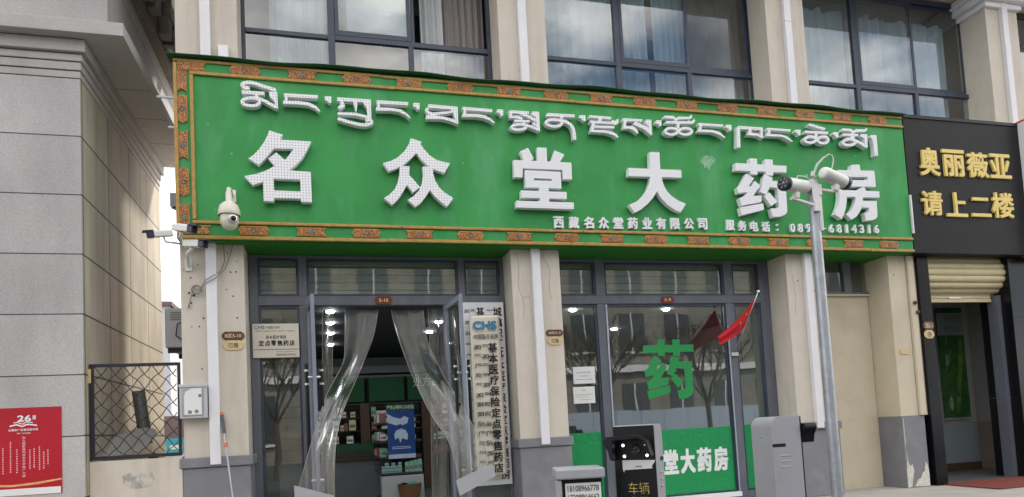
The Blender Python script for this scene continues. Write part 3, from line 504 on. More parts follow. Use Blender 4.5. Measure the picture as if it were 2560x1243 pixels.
P2 = pillar(2.385, 3.06, cracks=[[(2.47,3.55),(2.49,3.35),(2.47,3.1),(2.52,2.95),(2.53,2.8),(2.51,2.68)],[(2.52,2.95),(2.58,2.97),(2.63,2.955)],[(2.86,3.6),(2.83,3.5),(2.88,3.42),(2.92,3.3),(2.9,3.1),(2.93,2.9)]], holes=[(2.95,2.4,.008)]); duct(2.71, 1.0, 12, P2)
P3 = pillar(6.615, 7.29, cracks=[[(6.72,3.3),(6.74,3.0),(6.72,2.7)]], holes=[(6.8,3.2,.012),(7.1,3.05,.02),(7.12,2.1,.03),(7.13,2.0,.018)]); duct(6.95, 1.0, 12, P3)
P4 = MB().box(8.46, 8.79, 0, .55, 1.1, 5.6).box(8.8, 8.985, .015, .55, 1.1, 5.6); P4.cur = 1
P4.lathe([(0,0),(.012,0)], (8.56,-.002,3.3), (0,-1,0), 8, False)
P4o = P4.build('pillar', ['cream2', 'hole'], shop)
q = MB().box(8.455, 8.885, -.012, .5, 0, 1.1); q.cur = 1
q.prism([(8.47,.005),(8.47,.3),(8.49,.42),(8.48,.6),(8.5,.42),(8.53,.33),(8.58,.36),(8.6,.25),(8.56,.12),(8.54,.02)], -.017, -.012)
q.prism([(8.6,.02),(8.66,.12),(8.72,.14),(8.76,.22),(8.8,.24),(8.83,.38),(8.86,.34),(8.88,.2),(8.875,.01)], -.017, -.012)
q.prism([(8.475,.6),(8.475,1.07),(8.485,1.07),(8.487,.7)], -.017, -.012)
q.build('plinth', ['plinth', 'scar'], P4o)
MB().box(8.80, 8.91, -.045, .012, 1.1, 3.6).build('drain_duct', 'cream2', P4o, bevel=.01)
pillar(10.93, 11.62, 3.7, plinth=False); P5 = shop.children[-1]; duct(11.27, 5.6, 12, P5)
# walls, floors, roof
MB().box(-1.64, -1.45, .552, 3.2, 0, 12).box(-1.64, -1.45, 3.201, 10, 0, 3.7).build('side_wall', 'cream', shop)  # unseen rear shaped one storey high to let sun into the alley
MB().box(-.93, 2.38, .06, .62, 3.66, 5.72).box(3.07, 6.61, .06, .62, 3.66, 5.72).box(7.30, 10.92, .06, .62, 3.66, 5.72).box(-1.44, 13.9, .64, 10, 3.72, 3.95).build('spandrel_wall', 'cream', shop)
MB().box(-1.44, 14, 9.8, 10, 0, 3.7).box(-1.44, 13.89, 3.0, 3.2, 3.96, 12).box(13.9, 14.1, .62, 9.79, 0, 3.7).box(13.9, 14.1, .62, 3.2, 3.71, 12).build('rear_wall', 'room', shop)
MB().box(-1.66, 14.3, -.95, 3.3, 12.002, 12.4).box(-1.44, 13.89, .56, 2.99, 8.5, 8.7).box(-.9, 13.8, .12, .555, 8.24, 11.9).build('upper_slab', 'cream', shop)
MB().box(-1.66, 13.9, -.62, .11, 8.24, 8.62).build('string_course', 'white', shop, bevel=.02)
MB().box(7.30, 8.45, .45, .6, 0, 3.05).build('infill_wall', 'cream2', shop)

# upper windows: three panes wide, a fixed row under a sliding row
CUR = 0
def upper_window(x0, xa, xb, x1, sill=5.73, rail=6.57, top=8.22, open_sash=False, first=True):
    f = MB(); yA, yB = .43, .51
    for a, c in ((x0, x0+.045), (xa-.045, xa+.045), (x1-.05, x1)): f.box(a, c, yA, yB, sill, top)
    f.box(xb-.03, xb+.04, yA, yB, sill, rail-.04)
    f.box(x0+.046, xa-.046, yA+.004, yB, rail-.035, rail+.025); f.box(xa+.046, x1-.051, yA+.003, yB+.03, rail-.04, rail+.03)
    f.box(x0+.046, xa-.046, yA+.004, yB, top-.08, top); f.box(xa+.046, x1-.051, yA+.003, yB, top-.08, top)
    w_ = f.build('window', 'frame', shop, bevel=.004)
    for a, c in ((x0+.04, xa-.04), (xa+.04, xb-.028), (xb+.038, x1-.045)):
        MB().box(a, c, .462, .468, sill, rail-.03).build('pane', 'glass_up', w_)
    MB().box(x0+.04, xa-.04, .462, .468, rail+.02, top-.07).build('pane', 'glass_up', w_)
    # sliding sashes
    xs = xb if not open_sash else xb-.02
    for a, c, y in ((xa+.05, xs+.03, .445), (xb-.02, x1-.055, .487)) if not open_sash else ((xa+.05, xs+.03, .445), (xa+.16, xb+.07, .487)):
        s_ = MB(); z0, z1 = rail+.032, top-.085
        s_.box(a, a+.05, y-.012, y+.012, z0, z1).box(c-.05, c, y-.012, y+.012, z0, z1).box(a+.051, c-.051, y-.011, y+.011, z0, z0+.07).box(a+.051, c-.051, y-.011, y+.011, z1-.06, z1)
        so_ = s_.build('sash', 'frame', w_, bevel=.003)
        MB().box(a+.048, c-.048, y-.003, y+.003, z0+.066, z1-.056).build('pane', 'screen' if x0 == 3.06 and y > .47 else 'glass_up', w_)
    MB().box(x0, x1, .6, .8, sill-.05, sill).build('sill', 'white', w_)
upper_window(-.94, .19, 1.24, 2.385, open_sash=True)
upper_window(3.06, 4.335, 5.50, 6.66)
upper_window(7.29, 8.625, 9.80, 11.0)
upper_window(11.62, 12.6, 13.2, 13.8)
MB().box(-.96, -.945, .2, .55, 5.73, 8.2).build('window_reveal', 'cream', shop)
def curtain(x0, x1, z0, z1, y, m_, label, seed, amp=.035, per=.16, heading=False):
    rr = random.Random(seed); ph = [rr.uniform(0, 6.28) for _ in range(4)]; fr = [rr.uniform(.75, 1.35) for _ in range(4)]
    def fn(u, v):
        x = x0+(x1-x0)*u; k = x/per*6.283
        wv = math.sin(k*fr[0]+ph[0])+.55*math.sin(k*1.9*fr[1]+ph[1])+.5*math.sin(k*.31*fr[2]+ph[2]+v*.6)
        zt = z1+(.03*math.sin(k*.5+ph[3]) if heading else 0)
        return (x+.012*math.sin(v*2+ph[2]+k*.2), y+amp*wv*(1.05-.3*v), z0+(zt-z0)*v)
    o = MB().grid(fn, max(24, int((x1-x0)/per*9)), 8).build('curtain', m_)
    return tag(o, label, 'curtain', 'curtains behind the upper windows')
curtain(-.62, .12, 5.74, 8.2, .70, 'curtain', 'white sheer curtain at the left end of the first upper window above the sign', 1)
curtain(1.42, 1.76, 5.74, 8.2, .72, 'curtain', 'narrow white drape just right of the open sash gap, first upper window', 3)
curtain(1.70, 2.36, 5.74, 8.2, .80, 'curtain_grey', 'grey mauve drape at the right end of the first upper window', 2, .03, .12)
curtain(3.1, 4.95, 5.74, 8.2, .68, 'curtain', 'pleated sheer curtain filling the left half of the middle upper window', 4, .04, .19)
curtain(5.05, 6.64, 5.74, 8.2, .70, 'curtain', 'pleated sheer curtain filling the right half of the middle upper window', 5, .03, .14)
curtain(7.32, 8.62, 5.74, 7.98, .68, 'curtain', 'pleated sheer curtain behind the left pane of the right-hand upper window', 6, .035, .17, True)
curtain(8.66, 9.5, 5.74, 7.97, .72, 'curtain', 'sheer curtain gathered behind the middle pane of the right-hand upper window', 7, .05, .13, True)
curtain(9.5, 10.75, 5.74, 7.93, .68, 'curtain', 'sheer curtain behind the right pane of the right-hand upper window', 8, .025, .2, True)
# rooms upstairs
rm = MB()
for a, c in ((-1.44, 2.7), (2.9, 6.9), (7.1, 11.2), (11.4, 13.88)):
    rm.box(a, c, 2.8, 2.9, 3.96, 8.49); rm.box(c-.02, c+.06, .65, 2.79, 3.96, 8.49)
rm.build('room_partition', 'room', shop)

# ------------------------------------------------------------------ shop fronts
yF0, yF1 = .42, .52; ZR0, ZR1, ZT = 2.945, 3.065, 3.60
def front(members, name='shopfront'):
    f = MB()
    for x0, x1, z0, z1, dy in members: f.box(x0, x1, yF0+dy, yF1+dy*.5, z0, z1)
    return f.build(name, 'frame_low', shop, bevel=.005)
sf1 = front([(-.935,-.83,.02,ZT-.002,0), (-.335,-.235,.02,ZR0,0), (-.335,-.235,ZR1,ZT,0), (1.745,1.83,.02,ZR0,0), (1.745,1.83,ZR1,ZT,0), (2.33,2.384,.02,ZT-.002,0),
    (-.829,2.329,ZR0,ZR1,-.006), (-.829,2.329,ZT-.04,ZT-.002,.003), (-.829,-.336,.02,.14,.002), (1.831,2.329,.02,.14,.002), (1.53,1.58,.02,ZR0,.004)])
def pane(x0, x1, z0, z1, par, m_='glass_low', y=.47): return MB().box(x0, x1, y-.004, y+.004, z0, z1).build('pane', m_, par)
for a, c in ((-.83,-.335), (-.235,1.745), (1.83,2.33)): pane(a, c, ZR1, ZT-.035, sf1, 'glass_tr')
pane(-.83, -.335, .14, ZR0, sf1); pane(1.83, 2.33, .14, ZR0, sf1); pane(1.58, 1.745, .02, ZR0, sf1)
# inner beads: dark gasket frames that give each pane its second outline
def bead(x0, x1, z0, z1, par, t=.028):
    b_ = MB(); y0, y1 = .437, .462
    b_.box(x0, x0+t, y0, y1, z0, z1).box(x1-t, x1, y0, y1, z0, z1).box(x0+t+.001, x1-t-.001, y0, y1, z0, z0+t).box(x0+t+.001, x1-t-.001, y0, y1, z1-t, z1)
    b_.build('glazing_bead', 'frame', par)
for a, c in ((-.828,-.337), (-.233,1.743), (1.832,2.328)): bead(a, c, ZR1+.002, ZT-.042, sf1)
bead(-.828, -.337, .142, ZR0-.008, sf1)
sf2 = front([(3.062,3.19,.02,ZT-.002,0), (3.745,3.885,.02,ZR0,0), (3.745,3.885,ZR1,ZT,0), (5.83,5.975,.02,ZR0,0), (5.83,5.975,ZR1,ZT,0), (6.44,6.613,.02,ZT-.002,0),
    (3.191,6.439,ZR0,ZR1,-.006), (3.191,6.439,ZT-.04,ZT-.002,.003), (3.191,3.744,.02,.12,.002), (3.886,5.829,.02,.12,.002), (5.976,6.439,.02,.12,.002)])
MB().box(3.87, 3.893, .405, .418, .12, ZR0-.012).build('edge_strip', 'frame_light', sf2)
MB().box(5.825, 5.842, .405, .418, .12, 2.6).build('edge_strip', 'frame_light', sf2)
MB().box(3.9, 5.82, .33, .418, .06, .125).build('sill', 'white', sf2, bevel=.004)
for a, c in ((3.19,3.745), (3.885,5.83), (5.975,6.44)):
    pane(a, c, ZR1, ZT-.035, sf2, 'glass_tr'); pane(a, c, .12, ZR0, sf2); bead(a+.002, c-.002, ZR1+.002, ZT-.042, sf2); bead(a+.002, c-.002, .122, ZR0-.008, sf2)
sf3 = MB().box(7.295, 7.4, .42, .5, 3.08, 3.598).box(8.0, 8.14, .42, .5, 3.08, 3.598).box(7.401, 7.999, .424, .5, 3.08, 3.12).box(8.141, 8.455, .424, .5, 3.08, 3.12).build('window', 'frame_low', shop)
pane(7.4, 8.0, 3.12, 3.6, sf3, 'glass_tr'); pane(8.14, 8.455, 3.12, 3.6, sf3, 'glass_tr')
MB().box(7.295, 8.455, .40, .449, 3.052, 3.078).build('sill', 'cream2', sf3)
# blinds behind the transoms
for a, c, lb in ((-.83, -.24, 'left pane of the transom over the first shop front'), (-.23, 1.74, 'wide transom over the open doorway'), (1.83, 2.33, 'right pane of the transom over the white plaque'), (3.2, 3.74, 'left transom pane of the window shop front'), (3.89, 5.83, 'wide transom over the big green window character'), (5.98, 6.44, 'right transom pane above the red flag')):
    bl = MB()
    for k in range(5): bl.box(a, c, .60+.012*(k % 2), .63+.012*(k % 2), 3.08+k*.104, 3.08+k*.104+.094)
    tag(bl.build('slatted_blind', 'blindm', bevel=.012), 'pale slatted blind behind the '+lb, 'blind', 'blinds behind the transom glass')

# door leaves, swung outwards on both sides
def door_leaf(xh, yh, xe, ye):
    d = MB(); a = Vector((xh, yh, 0)); e = Vector((xe, ye, 0)); t = (e-a).normalized(); n_ = Vector((-t.y, t.x, 0)); Lg = (e-a).length
    d.T = Matrix((t, n_, Vector((0, 0, 1)))).transposed().to_4x4(); d.T.translation = a
    d.box(0, .055, -.022, .022, .03, 2.935).box(Lg-.055, Lg, -.022, .022, .03, 2.935).box(.056, Lg-.056, -.021, .021, 2.865, 2.935).box(.056, Lg-.056, -.021, .021, .03, .16)
    dd = d.build('door', 'door_alu', shop, bevel=.003)
    g = MB(); g.T = d.T; g.box(.05, Lg-.05, -.004, .004, .15, 2.87); g.build('pane', 'glass_low', dd)
    h = MB(); h.T = d.T
    for sg in (-1, 1):
        h.tube([(Lg-.1, sg*.085, .55), (Lg-.1, sg*.085, 2.12)], .021, 8)
    h.cur = 1
    for zz in (.75, 1.96): h.tube([(Lg-.1, -.085, zz), (Lg-.1, .085, zz)], .017, 8)
    for sg in (-1, 1):
        for zz in (1.88, 2.04): h.tube([(Lg-.1, sg*.085, zz-.012), (Lg-.1, sg*.085, zz+.012)], .026, 8)
    h.build('door_handle', ['black', 'chrome'], dd)
door_leaf(-.225, .41, -.16, -.36)
door_leaf(1.555, .41, 1.615, -.36)

# ------------------------------------------------------------------ inside the pharmacy
struct(MB().add([(-1.4, .53, .012), (7.3, .53, .012), (7.3, 9.7, .012), (-1.4, 9.7, .012)], [(0,1,2,3)]).build('shop_floor', 'floor_tile'))
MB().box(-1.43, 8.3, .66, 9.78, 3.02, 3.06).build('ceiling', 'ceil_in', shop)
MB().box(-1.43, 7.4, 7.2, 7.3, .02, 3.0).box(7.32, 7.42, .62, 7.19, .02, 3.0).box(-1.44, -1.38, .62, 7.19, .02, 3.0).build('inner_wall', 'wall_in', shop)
MB().box(-1.3, 7.2, 6.9, 7.19, 2.62, 2.78).build('bulkhead', 'counter', shop)
for i, x in enumerate((.05, 1.75, 3.7, 5.3)):
    for j, y in enumerate((1.3, 2.3, 3.4, 4.9)):
        if (i, j) in ((1, 0), (1, 3), (2, 2), (3, 1), (3, 3)): continue
        o = MB().lathe([(.0, 3.0), (.042, 3.0), (.056, 3.012), (.056, 3.019)], (x, y, 0), n=16).build('ceiling_lamp', 'lamp')
        tag(o, 'small round lit lamp in the dark shop ceiling', 'ceiling lamp', 'lit lamps in the shop ceiling')
def board(x0, x1, z0, z1, y, txt, label):
    o = MB().box(x0, x1, y, y+.04, z0, z1).build('category_board', 'green_in', bevel=.006)
    tag(o, label, 'board', 'green category boards on the back wall')
    MB().box(x0-.05, x1+.05, y+.012, y+.05, z1+.002, z1+.045).build('board_frame', 'counter', o)
    if txt:
        t = MB(); row(t, txt, x0+.12, x0+.12+.21*len(txt), z0+.3, z0+.52, y-.002); t.build('lettering', 'white_text', o)
board(.02, .75, 1.98, 2.52, 6.84, '', 'plain green category board left of the doorway strip curtain')
board(.85, 1.62, 1.98, 2.52, 6.84, '', 'plain green category board left of the one with three characters')
board(1.7, 2.5, 1.98, 2.52, 6.84, '处方药', 'green category board with three pale characters on the back wall')
board(2.7, 3.5, 1.98, 2.52, 6.84, '方药', 'green category board seen through the right doorway strip')
board(4.0, 5.0, 2.0, 2.5, 6.84, '收银', 'green category board behind the window shop front')
# wall shelving with goods
shv = thing('wall_shelving', 'dark wall shelving stacked with pale boxes along the back of the shop', 'shelving', (1.3, 6.9, 0))
for z in (.75, 1.05, 1.33, 1.61, 1.9): MB().box(-1.2, 5.6, 6.5, 6.88, z, z+.03).build('shelf', 'shelf', shv)
for x in (-.6, .62, 1.95, 3.3, 4.6): MB().box(x, x+.2, 6.46, 6.9, .02, 1.93).build('post', 'brownpost', shv, bevel=.006)
gm = {}
def goods(name, wd, d, h, m_):
    k = (name, wd, d, h, m_)
    if k not in gm:
        b_ = MB().box(-wd/2, wd/2, -d/2, d/2, 0, h); b_.cur = 1; b_.box(-wd/2*.8, wd/2*.8, -d/2-.001, -d/2, h*.25, h*.55)
        gm[k] = b_.build(name, [m_, 'counter'], bevel=.004); return gm[k]
    c = gm[k].copy(); COL.objects.link(c); return c
M['g_white'] = mat('box_white_card', (.75, .75, .70), .5); M['g_yellow'] = mat('box_yellow_card', (.70, .62, .34), .5); M['g_green'] = mat('box_green_card', (.22, .5, .3), .5); M['g_red'] = mat('box_red_card', (.4, .1, .08), .5)
M['g_aqua'] = mat('box_aqua_card', (.25, .5, .44), .5)
rg = random.Random(11); cols = ['g_white', 'g_white', 'g_yellow', 'g_white', 'g_green', 'g_red']; cname = {'g_white': 'white', 'g_yellow': 'yellow', 'g_green': 'green', 'g_red': 'red'}
rn = {1.08: 'second', 1.36: 'middle', 1.64: 'upper', .78: 'lowest'}
for z in (.78, 1.08, 1.36, 1.64):
    for x0, x1 in ((-.35, .58), (.86, 1.85), (2.2, 3.2)):
        x = x0
        while x < x1-.12:
            wd = rg.choice((.07, .1, .14)); h = rg.choice((.12, .16, .2, .22)); c = rg.choice(cols)
            if rg.random() < .93:
                o = goods('medicine_box', wd, .12, h, c); o.location = (x+wd/2, 6.57, z+.002)
                tag(o, f'{cname[c]} medicine box on the {rn[z]} shelf at the back of the shop', 'box', 'medicine boxes on the wall shelves')
            x += wd+rg.choice((.008, .012, .03))
ctr = MB().box(-.9, 1.15, 4.1, 4.5, .02, .80); ctr.cur = 1; ctr.box(-.9, 1.15, 4.06, 4.5, .802, .83)
o = tag(ctr.build('sales_counter', ['counter', 'brownpost']), 'grey sales counter at the back left of the shop', 'counter')
g_ = MB().box(.1, .75, 4.3, 4.32, .98, 1.08).build('counter_sign', 'green_in'); tag(g_, 'small green sign standing on the grey counter', 'sign')
MB().box(.1, .75, 4.24, 4.36, .832, .978).build('stand', 'shelf', g_)
isl = thing('display_island', 'shelved display island with white cabinet front facing the doorway', 'display unit', (1.1, 2.2, 0))
MB().box(.72, 1.36, 2.0, 2.35, .02, .60).build('cabinet', 'cabinet', isl, bevel=.006)
MB().box(.76, 1.4, 2.36, 3.9, .02, .16).build('base', 'shelf', isl)
for z in (.62, .86, 1.12, 1.4): MB().box(.72, 1.36, 2.02+(.0 if z < .7 else .12), 3.9, z, z+.025).build('shelf', 'shelf', isl)
MB().box(1.02, 1.06, 2.3, 3.9, .645, 1.72).build('spine', 'shelf', isl)
for k in range(6):
    for j in range(3 if k % 2 else 2):
        o = goods('medicine_box', .055, .05, .05, 'g_aqua'); o.location = (.76+k*.05, 2.08, .647+j*.052); tag(o, 'tiny aqua box in the pile at the left front of the display island', 'box', 'aqua boxes on the island')
for k in range(4):
    o = goods('medicine_box', .06, .08, .15+.012*k, 'g_green' if k < 2 else 'g_aqua'); o.location = (1.12+k*.066, 2.1, .647); tag(o, ('green' if k < 2 else 'aqua')+' carton standing at the right front of the display island', 'box', 'cartons on the island')
for k in range(9):
    for z in (.887, 1.147, 1.427):
        c = rg.choice(['g_white', 'g_red', 'g_white', 'g_green']); o = goods('medicine_box', .10, .09, rg.choice((.1, .14)), c); o.location = (.79, 2.3+k*.17, z); tag(o, f'{cname[c]} box on the left side of the display island', 'box', 'boxes along the island')
bp_ = thing('poster_stand', 'blue poster with pale cloud and green heading on the display island', 'poster', (1.08, 2.1, 1.1))
x0, x1 = .845, 1.265
MB().box(x0, x1, 2.1, 2.115, .86, 1.60).build('poster_sheet', 'blue_poster', bp_)
MB().box(x0-.01, x1+.01, 2.095, 2.12, 1.602, 1.70).build('heading', 'green_in', bp_)
t = MB(); row(t, '严禁止喂养儿科药品', x0, x1, 1.622, 1.68, 2.094); t.build('lettering', 'white_text', bp_)
MB().box(x0, x1, 2.094, 2.099, .86, .925).build('white_foot', 'cloud_poster', bp_)
MB().prism([(x0,1.42),(x0,1.56),(x0+.1,1.5),(x0+.2,1.47),(x0+.26,1.51),(x0+.33,1.48),(x0+.31,1.40),(x0+.24,1.37),(x0+.2,1.39),(x0+.14,1.37)], 2.094, 2.099).build('artwork', 'cloud_poster', bp_)
MB().prism([(x0+.1,1.23),(x0+.13,1.29),(x0+.21,1.32),(x0+.28,1.29),(x0+.31,1.22),(x0+.3,1.14),(x0+.22,1.17),(x0+.19,1.1),(x0+.16,1.18),(x0+.11,1.15)], 2.094, 2.099).build('artwork', 'cloud_poster', bp_)
t = MB(); t.box(x0+.06, x0+.34, 2.096, 2.0985, 1.035, 1.042).box(x0+.06, x0+.35, 2.096, 2.0985, 1.01, 1.017); t.build('caption', 'white_text', bp_)
bk = thing('wicker_basket', 'brown basket with teal cloth lying in it before the white cabinet', 'basket', (1.12, 1.86, .02))
MB().grid(lambda u, v: (1.12+(.13+.03*v)*math.cos(6.2832*u)*1.15, 1.84+(.09+.02*v)*math.sin(6.2832*u), .28+.2*v), 28, 6).build('basket_body', 'basket', bk)
MB().grid(lambda u, v: (1.12+.16*(u-.5)*2*1.05, 1.84+.1*(v-.5)*2, .475+.035*math.sin(u*7)*math.cos(v*5)), 12, 8).build('cloth', 'teal', bk)
MB().box(.99, 1.25, 1.76, 1.93, .02, .275).build('stand', 'shelf', bk)

# plastic strip curtains
def strip(name, left, right, label, wl=None, wr=None, seed=1):
    Lp = [at(*p) for p in left]; Rp = [at(*p) for p in right]; rr = random.Random(seed); ph = rr.uniform(0, 6)
    def samp(P_, v):
        f = v*(len(P_)-1); i = min(int(f), len(P_)-2); a = f-i
        p0, p1, p2, p3 = P_[max(i-1, 0)], P_[i], P_[i+1], P_[min(i+2, len(P_)-1)]
        return .5*((2*p1)+(p2-p0)*a+(2*p0-5*p1+4*p2-p3)*a*a+(3*p1-p0-3*p2+p3)*a**3)
    def fn(u, v):
        p = samp(Lp, v)*(1-u)+samp(Rp, v)*u
        k = math.sin(u*9+ph+v*2)*.020+math.sin(u*5.5+v*6+ph)*.018+math.sin(v*16+u*3)*.004+math.sin(u*19+v*9)*.005+.006*abs(math.sin(u*7-v*13+ph))
        return p+Vector((0, k*(1 if 0 < u < 1 else .3), 0))
    root = thing(name, label, 'strip curtain', Lp[0], 'clear strips of the door curtain')
    MB().grid(fn, 14, 40).build('film', 'film', root)
    e = MB(); e.tube([fn(0, v/30)+Vector((0, -.003, 0)) for v in range(31)], .004, 5); e.tube([fn(1, v/30)+Vector((0, -.003, 0)) for v in range(31)], .004, 5)
    e.build('hem', 'hem', root)
    if wl:
        q_ = [at(*p) for p in wl]; dy = Vector((0, .02, 0)); wv = MB(); wv.add([p for p in q_]+[p+dy for p in q_], [(0,1,2,3), (7,6,5,4), (0,4,5,1), (1,5,6,2), (2,6,7,3), (3,7,4,0)])
        wv.build('weight_bar', 'machine', root)
strip('strip_curtain', [(862,775,.56),(862,850,.5),(858,905,.35),(830,960,.05),(812,1000,-.2),(785,1085,-.5),(755,1190,-.56),(742,1232,-.56)], [(945,775,.56),(935,835,.5),(915,890,.4),(890,950,.25),(868,1000,0),(848,1060,-.25),(838,1130,-.45),(834,1250,-.5)],
      'clear plastic strip drawn left and hooked round the left door handle', [(735,1214,-.58),(738,1268,-.58),(838,1275,-.58),(836,1240,-.58)], True, 1)
strip('strip_curtain', [(978,775,.56),(988,820,.5),(1008,880,.4),(1040,960,.15),(1080,1040,-.1),(1120,1100,-.38),(1140,1165,-.52),(1143,1215,-.52)], [(1058,775,.56),(1068,850,.5),(1090,900,.4),(1115,950,.05),(1142,990,-.2),(1172,1045,-.42),(1206,1112,-.52),(1232,1168,-.52)],
      'clear plastic strip drawn right across the tall metal plaque', [(1140,1202,-.54),(1150,1240,-.54),(1240,1190,-.54),(1231,1158,-.54)], True, 2)
strip('strip_curtain', [(806,775,.57),(806,900,.57),(806,1100,.57),(812,1270,.57)], [(832,775,.57),(831,900,.57),(833,1100,.57),(838,1270,.57)], 'clear plastic strip hanging straight just right of the left door leaf', seed=3)
strip('strip_curtain', [(1070,770,.57),(1076,900,.57),(1078,1100,.57),(1082,1270,.57)], [(1112,770,.57),(1116,900,.57),(1120,1100,.57),(1122,1270,.57)], 'clear plastic strip hanging straight just left of the right door leaf', seed=4)
# ================================================================== the green signboard
sgn = thing('green_signboard', 'long green shop signboard with gold trim and white raised lettering', 'signboard', (3.57, -.1, 3.6))
SX0, SX1, SZ0, SZ1, SY = -1.63, 8.775, 3.61, 5.765, -.20
pm = MB().box(SX0, SX1, SY, -.001, SZ0, SZ1)
pm.cur = 1
pm.cur = 0
for k in range(8): pm.box(-.42+1.22*k, -.416+1.22*k, SY-.0008, SY-.0001, SZ0+.05, 5.71)
pm.cur = 1
pm.prism([(5.18,4.87),(5.22,4.93),(5.3,4.96),(5.38,4.955),(5.44,4.91),(5.42,4.85),(5.35,4.8),(5.33,4.74),(5.29,4.79),(5.25,4.77),(5.24,4.82)], SY-.0015, SY)
rr = random.Random(5)
for k in range(26):
    x, z = rr.uniform(-1.3, 8.4), rr.uniform(3.9, 5.5); r_ = rr.uniform(.006, .013); pm.lathe([(0, 0), (r_, 0)], (x, SY-.001, z), (0, -1, 0), 7, False)
pm.build('panel', ['green', 'chalk'], sgn)
MB().box(SX0+.03, SX1-.002, SY+.03, -.02, SZ0-.012, SZ0-.001).box(-.935, 2.38, -.019, .455, 3.60, 3.655).box(3.065, 6.61, -.019, .455, 3.60, 3.655).box(7.295, 8.455, -.019, .455, 3.60, 3.655).build('soffit', 'green_dark', sgn)
def cover(u, v):
    x = SX0-.06+(SX1-SX0+.06)*u
    return (x, SY-.085+v*.28, 5.785+.012*math.sin(x*2.1)+.008*math.sin(x*5.3+1)+v*.01)
MB().grid(cover, 120, 1).build('top_flashing', 'flash', sgn)
sf_ = sgn.children[-1].modifiers.new('thick', 'SOLIDIFY'); sf_.thickness = .012
tr = MB()
def bar(x0, x1, z0, z1, dp=.03):
    if x1-x0 > z1-z0:
        x = x0
        while x < x1-.01:
            e = min(x+2.4, x1); j = rr.uniform(-.004, .004); tr.box(x, e-.004, SY-dp, SY-.0005, z0+j, z1+j); x = e
    else: tr.box(x0, x1, SY-dp, SY-.0005, z0, z1)
bar(SX0, SX0+.04, SZ0+.045, 5.70); bar(SX0, SX1, SZ0, SZ0+.042); bar(SX0, SX1, 5.715, 5.75, .02)
bar(-1.455, -1.415, 3.835, 5.565); bar(-1.455, SX1, 5.57, 5.608); bar(-1.455, SX1, 3.79, 3.828)
tr.build('gold_trim', 'gold', sgn, bevel=.008)
def orn(x, z, kind, vert=False, cut=None):
    L_, H_ = .175, .054
    if kind == 'P': pts = [(-L_, 0), (-L_*.93, .018), (-L_*.84, H_*.9), (-L_*.78, H_), (L_*.78, H_), (L_*.84, H_*.9), (L_*.93, .018), (L_, 0), (L_*.93, -.018), (L_*.84, -H_*.9), (L_*.78, -H_), (-L_*.78, -H_), (-L_*.84, -H_*.9), (-L_*.93, -.018)]
    else: pts = [(-L_, H_), (-L_*.8, H_*.95), (L_*.8, H_*.95), (L_, H_), (L_*.9, H_*.55), (L_*.84, 0), (L_*.9, -H_*.55), (L_, -H_), (L_*.8, -H_*.95), (-L_*.8, -H_*.95), (-L_, -H_), (-L_*.9, -H_*.55), (-L_*.84, 0), (-L_*.9, H_*.55)]
    if cut: pts = [(max(a, cut[0]), b_) if a < cut[0] else (min(a, cut[1]), b_) for a, b_ in pts]
    def tf(p, s=1): a, b_ = p[0]*s, p[1]*s; return (x+b_, z+a) if vert else (x+a, z+b_)
    o = MB(); o.cur = 1; o.prism([tf(p) for p in pts], SY-.016, SY)
    o.cur = 0; o.prism([tf((p[0]*.95, p[1]*.84)) for p in pts], SY-.022, SY-.016)
    o.cur = 2
    if not cut:
        if kind == 'P':
            for a in range(8): q = a*math.pi/4; cx, cz = tf((.026*math.cos(q), .026*math.sin(q))); o.lathe([(.010, 0), (.007, .006), (0, .008)], (cx, SY-.022, cz), (0, -1, 0), 6)
        else:
            cx, cz = tf((0, 0)); o.prism([tf(p) for p in ((-.035, 0), (0, .035), (.035, 0), (0, -.035))], SY-.028, SY-.022)
    o.build('ornament', ['orn', 'orn_gold', 'orn_blue'], sgn)
for k in range(15): orn(-.844+.6536*k, 5.665, 'PN'[k % 2])
for k in range(15): orn(-.794+.651*k, 3.718, 'PN'[k % 2])
orn(-1.44, 3.718, 'N', cut=(-.12, .2)); orn(-1.45, 5.665, 'N', cut=(-.13, .2))
for k, z in enumerate((5.149, 4.719, 4.277, 3.853)): orn(-1.54, z, 'PN'[k % 2], True)
orn(-1.54, 5.53, 'N', True, cut=(-.2, .075))
